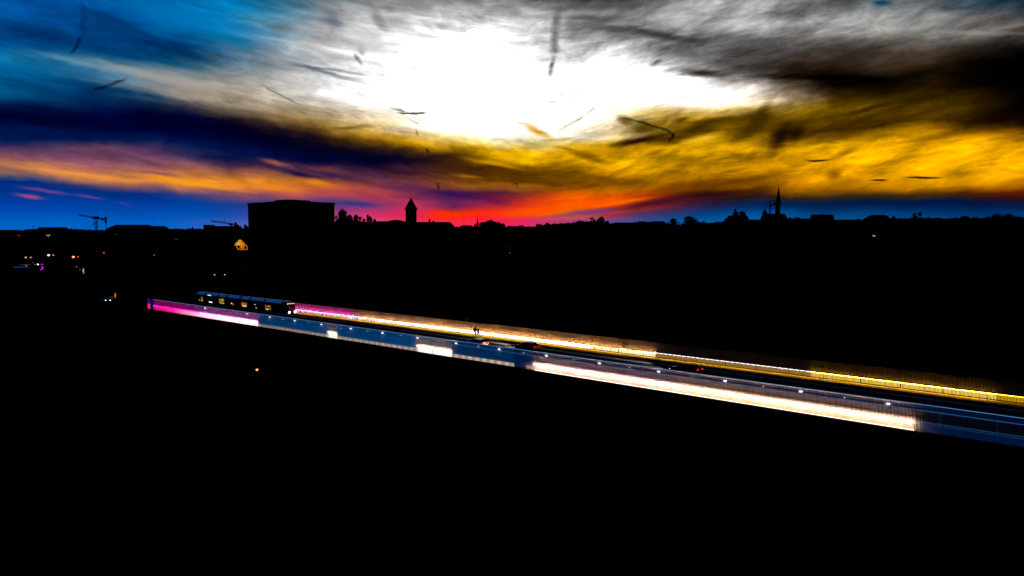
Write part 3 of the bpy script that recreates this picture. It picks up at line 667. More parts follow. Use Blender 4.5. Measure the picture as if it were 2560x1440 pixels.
def car(s, t, label, paint, tail=tailm, spot=0.0, rot=0.0, loc=None, headon=False):
    o = empty('car', label, 'car', loc if loc is not None else P(s, t, .03), ROTZ+rot)
    link('body', car_shell(paint), paint, o)
    for x0, x1, z0, z1, nm in ((-1.1, -.42, .96, 1.34, 'windscreen'), (1.4, 1.88, 1.04, 1.30, 'rear_window')):
        bm = bmesh.new(); e = .012
        if nm == 'windscreen': hull(bm, [(x0-e, -.70, z0), (x0-e, .70, z0), (x0-e-.02, .70, z0+.02), (x0-e-.02, -.70, z0+.02)], [(x1-e, -.58, z1), (x1-e, .58, z1), (x1-e-.02, .58, z1+.02), (x1-e-.02, -.58, z1+.02)])
        else: hull(bm, [(x1+e, -.7, z0), (x1+e, .7, z0), (x1+e+.02, .7, z0+.02), (x1+e+.02, -.7, z0+.02)], [(x0+e, -.56, z1), (x0+e, .56, z1), (x0+e+.02, .56, z1+.02), (x0+e+.02, -.56, z1+.02)])
        link(nm, bm, blackg, o)
    for sg in (-1, 1):
        bm = bmesh.new(); hull(bm, [(-.85, sg*.79, .98), (1.5, sg*.79, .98), (1.5, sg*.76, .98), (-.85, sg*.76, .98)], [(-.3, sg*.635, 1.34), (1.15, sg*.635, 1.34), (1.15, sg*.615, 1.34), (-.3, sg*.615, 1.34)]); link('side_window', bm, blackg, o)
        for x in (-1.35, 1.35):
            bm = bmesh.new(); tube(bm, (x, sg*.70, .31), (x, sg*.90, .31), .31, seg=16); w = link('wheel', bm, mat('tyre rubber', (.01, .01, .01)), o)
            bm = bmesh.new(); tube(bm, (x, sg*.885, .31), (x, sg*.91, .31), .18, seg=12); link('rim', bm, mat('wheel rim', (.1, .1, .1)), w)
        bm = bmesh.new(); box(bm, 2.14, 2.22, sg*.6-.2, sg*.6+.2, .74, .90); link('tail_light', bm, tail, o)
        bm = bmesh.new(); box(bm, -2.24, -2.12, sg*.62-.17, sg*.62+.17, .46, .60); link('headlight', bm, headm, o)
        bm = bmesh.new(); box(bm, -.75, -.55, sg*.9-.09, sg*.9+.09, .92, 1.04); link('mirror', bm, blackp, o)
    if spot:
        ld = bpy.data.lights.new('headlight_beam', 'SPOT'); ld.energy = spot; ld.spot_size = R(34); ld.spot_blend = .8; ld.color = (1, .9, .66); ld.shadow_soft_size = .12
        lo = bpy.data.objects.new('headlight_beam', ld); C.objects.link(lo); lo.parent = o; lo.location = (-2.3, 0, .66); lo.rotation_euler = (0, R(82), R(-14))
    return o
def car_at(px, py):   # centre of a car from the ground point seen at this pixel
    return ST(at(px, py, .03))
pale = mat('pale metallic car paint', (.75, .74, .78), rough=.25, metal=.7)
darkp = mat('dark car paint', (.012, .012, .014), rough=.35, spec=.1)
s, t = -13.8, 10.6
car(s, t, 'pale car with lit roof and red tail lights just below the two walkers', pale, spot=0)
car(-4.2, 7.9, 'black car in the middle of the bridge casting a headlight pool ahead of it', darkp, spot=7000, tail=emis('dim red tail lamp', (1, .0, .06), .7))
car(27.4, 8.9, 'black car with two bright red tail lights, rightmost on the bridge', darkp, spot=6000)
# ------------------------------------------------------------ the two walkers
def person(label, loc, rz, hgt, lead, phone=False, pack=False, coat=(.01, .01, .012)):
    k = hgt/1.75
    root = empty('person', label, 'person', loc, rz)
    vs = []; es = []; rs = []
    def add(p, r, par=None):
        vs.append(Vector(p)*k); rs.append(r*k); i = len(vs)-1
        if par is not None: es.append((par, i))
        return i
    # walking along +x ; y is left/right
    pel = add((0, 0, .95), .15); wa = add((.0, 0, 1.1), .14, pel); ch = add((.03, 0, 1.32), .165, wa); nk = add((.04, 0, 1.47), .065, ch)
    hd = add((.06, 0, 1.56), .085, nk); hd2 = add((.065, 0, 1.66), .095, hd); hd3 = add((.05, 0, 1.71), .06, hd2)
    add((.155, 0, 1.62), .02, hd2)                                     # nose
    for sg in (-1, 1): add((.05, sg*.1, 1.63), .02, hd2)               # ears
    for sg in (-1, 1):
        f = 1 if sg == lead else -1
        hp = add((0, sg*.1, .9), .115, pel); kn = add((.20*f if f > 0 else -.05, sg*.1, .5), .075, hp)
        an = add((.40*f if f > 0 else -.42, sg*.1, .1 if f > 0 else .16), .045, kn); hl = add((.37*f if f > 0 else -.44, sg*.1, .05 if f > 0 else .12), .045, an)
        add((.56 if f > 0 else -.30, sg*.1, .05 if f > 0 else .03), .035, hl)
        sh = add((.02, sg*.19, 1.40), .07, ch)
        if phone and sg == 1:
            el = add((.12, sg*.24, 1.16), .05, sh); wr = add((.30, sg*.16, 1.34), .032, el); pa = add((.33, sg*.14, 1.42), .03, wr); fd = Vector((.03, .0, .07))
        else:
            el = add((-.12*f, sg*.25, 1.14), .05, sh); wr = add((-.12*f+.12, sg*.24, .92), .032, el); pa = add((-.12*f+.15, sg*.235, .85), .03, wr); fd = Vector((.015, 0, -.07))
        p0 = vs[pa]/k
        for q, ln in ((-.024, .85), (-.008, 1), (.008, .95), (.024, .75)):
            a = add(p0+Vector((q, 0, 0))+fd*.4, .009, pa); add(p0+Vector((q*1.4, -.012*sg, 0))+fd*(.4+.7*ln), .008, a)
        add(p0+Vector((.035, -.02*sg, 0))+fd*.3, .010, pa)
    me = bpy.data.meshes.new('body'); me.from_pydata(vs, es, []); o = bpy.data.objects.new('body', me); C.objects.link(o); o.parent = root
    md = o.modifiers.new('skin', 'SKIN'); md.use_smooth_shade = True
    for i, sv_ in enumerate(me.skin_vertices[0].data): sv_.radius = (rs[i], rs[i]); sv_.use_root = (i == 0)
    sb = o.modifiers.new('sub', 'SUBSURF'); sb.levels = 1; sb.render_levels = 2
    me.materials.append(mat('dark clothed figure', (.004, .0035, .0035), noise=.2))
    bm = bmesh.new(); bmesh.ops.create_uvsphere(bm, u_segments=12, v_segments=8, radius=.112*k)
    for v_ in bm.verts: v_.co += Vector((.035, 0, 1.672))*k
    bmesh.ops.delete(bm, geom=[v_ for v_ in bm.verts if v_.co.x > .1*k and v_.co.z < 1.70*k], context='VERTS')
    link('hair', bm, mat('dark hair', (.008, .006, .005)), root, True)
    bm = bmesh.new(); lathe(bm, [(.175*k, .86*k), (.19*k, 1.0*k), (.18*k, 1.15*k), (.215*k, 1.34*k), (.16*k, 1.45*k), (.07*k, 1.49*k)], 14)
    for v_ in bm.verts: v_.co.y *= 1.25; v_.co.x = v_.co.x*1.25
    link('jacket', bm, mat('dark jacket', (.004, .004, .0045), noise=.2), root, True)
    if pack:
        bm = bmesh.new(); lathe(bm, [(.10*k, .98*k), (.17*k, 1.03*k), (.18*k, 1.25*k), (.15*k, 1.42*k), (.06*k, 1.47*k)], 10)
        for v_ in bm.verts: v_.co.x = v_.co.x*.85-.27*k
        link('backpack', bm, mat('black rucksack cloth', (.004, .004, .004)), root, True)
    return root
person('taller walker in dark clothes, on the left of the pair on the yellow path', P(s_of(1188, 1.8), 1.8, .12), ROTZ, 1.92, -1, True, True)
person('shorter walker in dark clothes, on the right of the pair striding on the yellow path', P(s_of(1195, 1.5), 1.45, .12), ROTZ, 1.68, 1, False)
# ------------------------------------------------------------ skyline
def topz(px, py, Y): return atY(px, py, Y).z
def house(name, label, cat, x0, x1, ye, yr, ins0, ins1, Y, depth=14, over=.0, parts=True, group=None, chim=()):
    """walls up to the eaves and a hipped roof above, read at distance Y"""
    a = atY(x0, ye, Y); b = atY(x1, ye, Y); gz = min(ground_z(a.x, Y), ground_z(b.x, Y))-3
    cx = (a.x+b.x)/2; o = empty(name, label, cat, (cx, Y, gz), 0, group)
    w = (b.x-a.x)/2; he = a.z-gz; hr = topz((x0+x1)/2, yr, Y)-gz
    bm = bmesh.new(); box(bm, -w, w, 0, depth, 0, he); link('wall', bm, wallm, o)
    k = Y/FPX
    if hr > he+.05:
        i0, i1 = ins0*k, ins1*k; dd = min(depth*.38, max(i0, i1, .6))
        bm = bmesh.new(); e = .35 if over == 0 else over
        hull(bm, [(-w-e, -e, he+.02), (w+e, -e, he+.02), (w+e, depth+e, he+.02), (-w-e, depth+e, he+.02)], [(-w+i0, dd, hr), (w-i1, dd, hr), (w-i1, depth-dd, hr), (-w+i0, depth-dd, hr)])
        rf = link('roof', bm, roofm, o)
        for cx_, cyy, cw in chim:
            p = atY(cx_, cyy, Y); bm = bmesh.new(); box(bm, p.x-cx-cw/2, p.x-cx+cw/2, depth*.4, depth*.4+cw, hr-2.0, p.z-gz); link('chimney', bm, wallm, rf)
    return o
LG = 'low houses along the skyline'
Hs = [
('house','low flat roofed house at the far left edge of the skyline','house',-14,26,575.5,574.3,2,2,700),
('house','small house just left of the wide hipped roof','house',28,52,577.5,576,3,3,700),
('hall','hall with a hipped roof lower and left of the wide dark roof','building',53,92,577,572.5,9,3,690),
('hall','wide dark hipped roof hall left of the tower crane','building',88,156,576.5,568,5,8,700),
('house','low house between the wide hall and the tower crane','house',162,196,576.5,573.3,2,3,720),
('house','long low house under the tower crane','house',196,268,576.6,575,2,2,740),
('apartment_building','mound shaped building right of the tower crane','building',266,318,572,561.6,16,8,640),
('apartment_building','flat topped building with the mound roof, middle of its row','building',310,366,566,561.6,3,10,650),
('apartment_building','low building right of the flat topped one, by the tall thin mast','building',360,402,568,564.6,2,10,660),
('house','low house left of the small jib crane','house',400,470,575,573,3,3,760),
('warehouse','long flat building below the small jib crane','building',521,588,566,564.8,1,1,600),
('house','stair head block at the left end of the long flat building','house',508,520,563,561.8,1,1,600),
('school_building','long roofed building left of the square pyramid tower','building',930,1016,556,552.8,4,2,420),
('house','small rounded gable rising behind the long roof left of the tower','house',970,1003,553,549.3,12,10,450),
('school_building','long roofed building right of the square pyramid tower','building',1038,1133,568,554.6,2,11,420),
('house','low house right of the long roofed building','house',1131,1154,568.5,567.3,3,3,640),
('house','rounded low house with the thin mast','house',1151,1180,567,563.2,3,3,640),
('museum','building with a pointed gable in the middle of the skyline','building',1201,1252,560,555.2,1,2,520),
('house','flat block right of the pointed gable building','house',1268,1279,566.5,564.2,1,1,620),
('house','second flat block right of the pointed gable building','house',1279,1296,566.5,565,1,1,620),
('house','narrow block right of the second flat block','house',1297,1303,565,563,.5,.5,620),
('house','long low flat roof in the middle of the skyline','house',1296,1340,568,566,1,1,640),
('house','low ridge roofed house at the rise of the skyline','house',1534,1580,560,555.8,6,6,760),
('house','low roof left of the round tree pair','house',1632,1664,556,552.6,5,6,900),
('mansion','mansion with two clusters of chimneys, left of the spire','mansion',1825,1871.5,549,538.3,4,2,820),
('church_nave','long flat ridge between mansion and small turret','building',1869,1910,553,548.6,1,1,820),
('church_nave','church nave whose steep roof carries the tall spire','church',1928,1969,548,534.2,5.5,5.5,820),
('house','low house between the spire and the boxy roof','house',2005,2042,549,546,5,5,900),
('apartment_building','boxy steep mansard building right of the spire','building',2037,2086,548.5,536,2.2,2.6,860),
('house','very long low roof right of the boxy mansard','house',2084,2174,552,548.8,1,1,880),
('villa','villa with a hipped roof and thin pole, far right','villa',2171,2229,548.5,537,14,9,880),
]
for n_, lb, ct, x0, x1, ye, yr, i0, i1, Y in Hs:
    ch = ()
    if n_ == 'mansion': ch = ((1843, 522, 2.0), (1839.5, 530, 1.8), (1848.5, 529.5, 2.0), (1857, 527.6, 2.2), (1862, 528.6, 1.7), (1866, 530, 1.8))
    if 'right of the square' in lb: ch = ((1071, 547, .8), (1081, 552, 1.2))
    if 'boxy steep' in lb: ch = ((2061, 534.8, 2.5),)
    house(n_, lb, ct, x0, x1, ye, yr, i0, i1, Y, chim=ch, group=LG if n_ == 'house' else None)
# pediment of the museum
def gable(parent_label, xs_, ys_, Y): pass
o = empty('gable_roof', 'small pointed pediment roof in the middle of the skyline, sloping long to the right', 'building', (0, 0, 0))
pts = [(1211, 555.2), (1226.5, 549), (1236, 553.5), (1252, 558.6), (1262, 566)]
bm = bmesh.new(); lo = [atY(x, 569, 525) for x, y in pts]; up_ = [atY(x, y, 525) for x, y in pts]
fr = [bm.verts.new(p) for p in [lo[0]]+up_+[lo[-1]]]; bk = [bm.verts.new(p+Vector((0, 12, 0))) for p in [lo[0]]+up_+[lo[-1]]]
bm.faces.new(fr); bm.faces.new(bk[::-1])
for i in range(len(fr)): bm.faces.new((fr[i], bk[i], bk[(i+1) % len(fr)], fr[(i+1) % len(fr)]))
link('roof', bm, roofm, o)
# big block, seen at its corner
o = empty('tower_block', 'massive black flat roofed block, largest building on the skyline', 'building', (0, 0, 0))
zt = topz(720, 501, 400)
def cornerY(px, py):
    r = ray(px, py); return Vector((0, 0, H))+r*((zt-H)/r.z)
ca, cb_, cc = cornerY(619.5, 507.8), cornerY(720, 501), cornerY(836, 507.2)
c3 = ca+cc-cb_; cen = (ca+cc)/2; gz = ground_z(cen.x, cen.y)-4
bm = bmesh.new(); ring = [ca, cb_, cc, c3]
hull(bm, [(p.x, p.y, gz) for p in ring], [(p.x, p.y, zt-1.3) for p in ring]); link('wall', bm, wallm, o)
bm = bmesh.new(); rr = [p+(p-cen).normalized()*.35 for p in ring]; hull(bm, [(p.x, p.y, zt-1.28) for p in rr], [(p.x, p.y, zt) for p in rr]); rf = link('parapet', bm, roofm, o)
bm = bmesh.new()
q = [cb_.lerp(ca, .3), cb_.lerp(cen, .05), cb_.lerp(cc, .46), cen]
hull(bm, [(p.x, p.y, zt) for p in q], [(p.x, p.y, zt+.55) for p in q]); link('roof_plant', bm, wallm, rf)
for px, yt in ((642, 502.5), (654, 500), (687, 497), (697.5, 493.5)):
    p = atY(px, yt, 412); bm = bmesh.new(); tube(bm, (p.x, p.y, zt-.2), (p.x, p.y, p.z), .1 if px == 687 else .05, seg=6); link('aerial', bm, steelm, rf)
# square tower with pyramid roof
def T(px, py, Y): return atY(px, py, Y)
Y = 405; pa, pb = T(1013.8, 523, Y), T(1038.6, 523, Y); w = (pb.x-pa.x)/2; cx = (pa.x+pb.x)/2; gz = ground_z(cx, Y)-3
o = empty('bell_tower', 'square tower with a steep pyramid roof before the red glow', 'tower', (cx, Y+w, gz))
bm = bmesh.new(); box(bm, -w, w, -w, w, 0, pa.z-gz); link('shaft', bm, wallm, o)
bm = bmesh.new(); box(bm, -w-.25, w+.25, -w-.25, w+.25, pa.z-gz-.5, pa.z-gz-.01); link('cornice', bm, wallm, o)
e = w+.55; za, zb_ = pa.z-gz, T(1027, 494, Y).z-gz
bm = bmesh.new(); hull(bm, [(-e, -e, za), (e, -e, za), (e, e, za), (-e, e, za)], [(-e*.83, -e*.83, za+.9), (e*.83, -e*.83, za+.9), (e*.83, e*.83, za+.9), (-e*.83, e*.83, za+.9)])
hull(bm, [(-e*.83, -e*.83, za+.9), (e*.83, -e*.83, za+.9), (e*.83, e*.83, za+.9), (-e*.83, e*.83, za+.9)], [(-.08, -.08, zb_), (.08, -.08, zb_), (.08, .08, zb_), (-.08, .08, zb_)])
rf = link('roof', bm, roofm, o)
bm = bmesh.new(); tube(bm, (0, 0, zb_-.3), (0, 0, T(1027, 488, Y).z-gz), .1, .04); link('finial', bm, steelm, rf)
for q in (-.45, .45):
    bm = bmesh.new(); box(bm, q*w-.5, q*w+.5, -w-.02, -w+.1, pa.z-gz-4.5, pa.z-gz-1.6); link('belfry_opening', bm, blackp, o)
# small spires
def spire(name, label, cat, px, yt, yb, wpx, ybase, Y, shaft=0):
    a = T(px, yt, Y); b = T(px, yb, Y); r = wpx/2*Y/FPX; gz = ground_z(a.x, Y)-3
    o = empty(name, label, cat, (a.x, Y+2, gz))
    bm = bmesh.new(); box(bm, -r, r, -r, r, 0, b.z-gz); link('shaft', bm, wallm, o)
    bm = bmesh.new(); lathe(bm, [(r*1.2, b.z-gz), (r*.55, b.z-gz+(a.z-b.z)*.25), (r*.25, b.z-gz+(a.z-b.z)*.6), (.04, a.z-gz)], 8); link('roof', bm, roofm, o)
    return o
spire('church_tower', 'thin needle spire left of the pointed gable, mid skyline', 'tower', 1193.3, 536.5, 560, 6, 570, 560)
spire('chimney_stack', 'slim pointed turret on the roof right of the square tower', 'tower', 1071.5, 546, 553, 2, 570, 416)
# turret and tall spire
Y = 812; a = T(1907.5, 548, Y); b = T(1926, 548, Y); w = (b.x-a.x)/2; cx = (a.x+b.x)/2; gz = ground_z(cx, Y)-3
z1 = T(1915, 540, Y).z-gz; z2 = T(1915, 530.5, Y).z-gz; z3 = T(1914.6, 516, Y).z-gz; qx = T(1914.8, 530, Y).x-cx
o = empty('turret', 'small turret with a bell shaped cap, left of the tall spire', 'tower', (cx, Y+w, gz))
bm = bmesh.new(); box(bm, -w, w, -w, w, 0, z1); link('shaft', bm, wallm, o)
bm = bmesh.new(); lathe(bm, [(w*.9, z1-1.6), (w*.95, z1), (w*.62, z1+.8), (w*.62, z2-.5)], 10, (qx, 0)); link('drum', bm, wallm, o)
bm = bmesh.new(); lathe(bm, [(w*.88, z2-.6), (w*.8, z2), (w*.42, z2+1.0), (w*.22, z2+2.4), (.12, z3-1.0), (.03, z3)], 10, (qx, 0)); link('cap', bm, roofm, o)
bm = bmesh.new(); box(bm, w*.25, w*.98, -w*.6, w*.6, z1, z1+2.6); link('stair_head', bm, wallm, o)
Y = 806; c = T(1949, 534, Y); gz = ground_z(c.x, Y)-3; k = Y/FPX
o = empty('church_spire', 'tall slender spire, highest point of the right skyline', 'spire', (c.x, Y+6, gz)); zz = lambda y: T(1949, y, Y).z-gz
bm = bmesh.new(); lathe(bm, [(6.3*k, 0), (6.3*k, zz(520)), (6.9*k, zz(512)), (6.5*k, zz(508))], 8); link('shaft', bm, wallm, o)
bm = bmesh.new(); lathe(bm, [(6.3*k, zz(508)), (5.4*k, zz(500)), (3.2*k, zz(484)), (1.5*k, zz(474)), (1.9*k, zz(471)), (1.0*k, zz(469)), (.5*k, zz(466)), (.2*k, zz(461))], 8, (1.3*k, 0)); link('roof', bm, roofm, o)
bm = bmesh.new(); lathe(bm, [(.3*k, zz(500)), (.9*k, zz(499.3)), (.9*k, zz(498.3)), (.2*k, zz(497.5))], 6, (6.6*k, 0)); link('ornament', bm, roofm, o)
# lattice arm between turret and spire
def lattice(bm, a, b, h, n, r=.06, top=None):
    a = Vector(a); b = Vector(b); up3 = Vector((0, 0, h)); side = Vector((0, h*.45, 0))
    tube(bm, a-side, b-side, r, seg=5); tube(bm, a+side, b+side, r, seg=5); tube(bm, a+up3, b+up3, r, seg=5)
    for i in range(n):
        p = a.lerp(b, i/n); q = a.lerp(b, (i+1)/n); m_ = a.lerp(b, (i+.5)/n)+up3
        for sd in (-side, side):
            tube(bm, p+sd, m_, r*.7, seg=4); tube(bm, m_, q+sd, r*.7, seg=4)
        tube(bm, p-side, p+side, r*.7, seg=4)
Y = 800
o = empty('tower_crane', 'crane mast with a raised lattice arm reaching to the tall spire', 'crane', (0, 0, 0))
gz = ground_z(T(1925, 540, Y).x, Y)-3
bm = bmesh.new(); a = T(1925.4, 512, Y); tube(bm, (a.x, Y, gz), (a.x, Y, T(0, 530, Y).z), .9, seg=4); tube(bm, (a.x-.1, Y, T(0, 530, Y).z), (a.x-.1, Y, T(0, 514, Y).z), .7, seg=4); link('mast', bm, steelm, o)
bm = bmesh.new(); p0, p1 = T(1924.5, 515, Y), T(1945, 505, Y); tube(bm, p0, p1, .75, seg=4); link('jib', bm, steelm, o)
bm = bmesh.new(); q0, q1, q2 = T(1923.8, 502.3, Y), T(1935.5, 500, Y), T(1944.5, 504, Y)
tube(bm, T(1924.3, 515, Y), q0, .5, .35, 5); tube(bm, q0, q1, .15, seg=5); tube(bm, q1, q2, .15, seg=5); tube(bm, q1, T(1935.5, 509.5, Y), .42, .4, 5)
tube(bm, q0, T(1932, 510.5, Y), .22, seg=5); tube(bm, q0, T(1926.5, 513, Y), .2, seg=5); tube(bm, q1, T(1931, 510, Y), .12, seg=5); link('stay_frame', bm, steelm, o)
# left tower crane
Y = 600
o = empty('tower_crane', 'flat top tower crane with long lattice jib pointing left, far left skyline', 'crane', (0, 0, 0)); a = T(240.8, 560, Y); gz = ground_z(a.x, Y)-2; zt_ = T(0, 547, Y).z
bm = bmesh.new(); ww = .72
for sx_ in (-ww, ww):
    for sy_ in (-ww, ww): tube(bm, (a.x+sx_, Y+sy_, gz), (a.x+sx_, Y+sy_, zt_), .14, seg=4)
zq = gz; i = 0
while zq < zt_-1.2:
    for sy_ in (-ww, ww): tube(bm, (a.x-ww, Y+sy_, zq), (a.x+ww, Y+sy_, zq+1.2), .1, seg=4); tube(bm, (a.x+ww, Y+sy_, zq), (a.x-ww, Y+sy_, zq+1.2), .1, seg=4)
    zq += 1.2
link('mast', bm, steelm, o)
bm = bmesh.new(); j0, j1 = T(196, 538.6, Y), T(234, 545.3, Y); lattice(bm, j0, j1, 1.0, 12, .11); j2, j3 = T(246, 546, Y), T(262, 548.6, Y); lattice(bm, j2, j3, .7, 5, .13); link('jib', bm, steelm, o)
bm = bmesh.new(); c = T(240, 544.5, Y); box(bm, c.x-2.4, c.x+2.2, Y-1, Y+1, c.z-1.0, c.z+1.0, .3); link('cab', bm, steelm, o)
bm = bmesh.new(); c = T(256, 548.3, Y); box(bm, c.x-.8, c.x+.8, Y-.9, Y+.9, c.z-.9, c.z+.8, .15); link('counterweight', bm, steelm, o)
Y = 610
o = empty('telecom_mast', 'short thick mast right beside the tower crane', 'mast', (0, 0, 0)); a = T(264.4, 550, Y)
bm = bmesh.new(); lathe(bm, [(.25, ground_z(a.x, Y)-2), (.28, T(0, 559, Y).z), (.75, T(0, 556.5, Y).z), (.78, T(0, 542.5, Y).z), (.1, T(0, 542, Y).z)], 10, (a.x, Y)); link('pole', bm, steelm, o)
# small jib crane left of the block
Y = 520
o = empty('jib_crane', 'small dark crane with a sloping jib and stays left of the massive block', 'crane', (0, 0, 0))
bm = bmesh.new(); lattice(bm, T(528, 553.6, Y), T(575, 560, Y), .55, 14, .14); link('jib', bm, steelm, o)
bm = bmesh.new(); ap = T(560.7, 549.2, Y); tube(bm, ap, T(560.7, 558, Y), .14, seg=5); tube(bm, ap, T(549, 555, Y), .06, seg=4); tube(bm, ap, T(571, 556, Y), .06, seg=4); link('stay', bm, steelm, o)
bm = bmesh.new(); c = T(578, 560.5, Y); box(bm, c.x-1.4, c.x+1.3, Y-.7, Y+.7, c.z-.7, c.z+.7, .3); link('counterweight', bm, steelm, o)
bm = bmesh.new(); c = T(579, 565, Y); tube(bm, (c.x, Y, ground_z(c.x, Y)-2), (c.x, Y, T(0, 560, Y).z), .5, seg=5); link('mast', bm, steelm, o)
# thin masts and aerials
for px, yt, Y, r, lb in ((204, 553.5, 700, .09, 'thin aerial mast left of the tower crane'), (216, 563, 700, .1, 'short aerial between thin mast and tower crane'), (234.2, 556, 650, .12, 'mast with a thick head just left of the crane tower'),
    (384, 540, 640, .1, 'tall thin mast rising over the low building on the left'), (497.5, 558, 620, .08, 'lone thin mast left of the jib crane'), (1160, 535, 630, .08, 'thin mast left of the needle spire'),
    (1322.5, 560, 640, .08, 'tiny mast on the low middle roofs'), (1436.5, 550.5, 760, .22, 'short post on the rising wooded ridge'), (2203, 529.5, 880, .14, 'thin pole on the roof of the right villa'), (2324, 540, 900, .08, 'faint thin pole on the right ridge'), (1057, 526, 640, .05, 'faint thin mast right of the pyramid tower')):
    a = T(px, yt, Y); o = empty('aerial_mast', lb, 'mast', (a.x, Y, ground_z(a.x, Y)-2)); hh = a.z-o.location.z
    bm = bmesh.new(); tube(bm, (0, 0, 0), (0, 0, hh), r*1.4, r*.7, 5); link('pole', bm, steelm, o)
    bm = bmesh.new()
    if px == 234.2: lathe(bm, [(.1, hh-2.6), (.4, hh-2.3), (.42, hh-.4), (.1, hh)], 8)
    else: tube(bm, (-r*5, 0, hh*.93), (r*5, 0, hh*.93), r*.5, seg=4)
    link('antenna', bm, steelm, o)
Y = 690; a = T(84, 566.5, Y); o = empty('satellite_dish', 'dish aerial on the hipped roof at the far left', 'aerial', (a.x, Y, T(0, 573, Y).z)); hh = a.z-o.location.z
bm = bmesh.new(); tube(bm, (-.8, 0, -.5), (0, 0, hh), .12, seg=5); tube(bm, (.8, 0, -.5), (0, 0, hh), .12, seg=5); link('tripod', bm, steelm, o)
bm = bmesh.new(); lathe(bm, [(.1, hh), (1.5, hh+.35), (1.4, hh+.5), (.1, hh+.3)], 10); link('dish', bm, steelm, o)
# ------------------------------------------------------------ trees on the skyline
def tree(label, px, ytop, wpx, Y, kind='round', base=None, seed=0, n=420, cat='tree', group='trees along the skyline'):
    rnd = random.Random(seed+int(px)); a = T(px, ytop, Y); gz = ground_z(a.x, Y)-1
    k = Y/FPX; w = wpx/2*k*(1.18 if kind == 'round' else 1.1); h = a.z-gz
    bz = max(1.0, T(px, max(ytop+14, 571 if px < 1340 else (560 if px < 1850 else 552)), Y).z-gz)
    o = empty('tree', label, cat, (a.x, Y, gz), rnd.uniform(0, 6), group)
    bm = bmesh.new(); tube(bm, (0, 0, 0), (0, 0, bz+(h-bz)*.45), max(.18, w*.09), max(.08, w*.04), 7)
    limbs = []
    for i in range(5):
        an = rnd.uniform(0, 6.28); st_ = Vector((0, 0, bz+(h-bz)*rnd.uniform(-.05, .3))); en = Vector((math.cos(an)*w*.7, math.sin(an)*w*.7, bz+(h-bz)*rnd.uniform(.35, .8)))
        tube(bm, st_, en, max(.07, w*.035), .03, 5); limbs.append(en)
    link('trunk', bm, barkm, o)
    bm = bmesh.new(); ch = h-bz; cl = []
    m_ = 14 if kind == 'round' else 7
    for i in range(m_):
        if kind == 'poplar':
            t_ = i/(m_-1); rr = w*(.35+.65*math.sin(math.pi*min(.95, .15+t_*.8))); cl.append((Vector((rnd.uniform(-.2, .2)*w, rnd.uniform(-.2, .2)*w, bz+ch*(.08+.84*t_))), Vector((rr, rr, ch*.12))))
        else:
            an = rnd.uniform(0, 6.28); zc = rnd.uniform(.08, .80); rad = rnd.uniform(.1, .64)*w*(1.05-.45*zc)
            if i == 0: rad = 0; zc = .8
            rr = w*rnd.uniform(.36, .50); cl.append((Vector((math.cos(an)*rad, math.sin(an)*rad, bz+ch*zc)), Vector((rr, rr, min(ch*.27, rr*1.1)))))
    if kind == 'pine':
        cl = []
        for i in range(8):
            an = rnd.uniform(0, 6.28); rad = rnd.uniform(.3, .75)*w; cl.append((Vector((math.cos(an)*rad, math.sin(an)*rad, bz+ch*rnd.uniform(.1, .85))), Vector((w*.3, w*.3, ch*.09))))
        cl.append((Vector((w*.25, 0, h-ch*.16)), Vector((w*.35, w*.35, ch*.14))))
    zmax = max(c.z+e_.z for c, e_ in cl); sh = h-zmax
    for i in range(n):
        c, e_ = cl[rnd.randrange(len(cl))]
        d = Vector((rnd.gauss(0, 1), rnd.gauss(0, 1), rnd.gauss(0, 1))).normalized()*rnd.uniform(.35, 1.0)**.6
        p = c+Vector((d.x*e_.x, d.y*e_.y, d.z*e_.z))+Vector((0, 0, sh)); s_ = rnd.uniform(.10, .2)*min(w, 3.5)*.8+.12
        u = Vector((rnd.gauss(0, 1), rnd.gauss(0, 1), rnd.gauss(0, 1))).normalized(); v_ = u.orthogonal().normalized()
        bm.faces.new([bm.verts.new(p+u*s_), bm.verts.new(p+v_*s_*.7), bm.verts.new(p-u*s_), bm.verts.new(p-v_*s_*.7)])
    link('crown', bm, leafm, o)
    return o
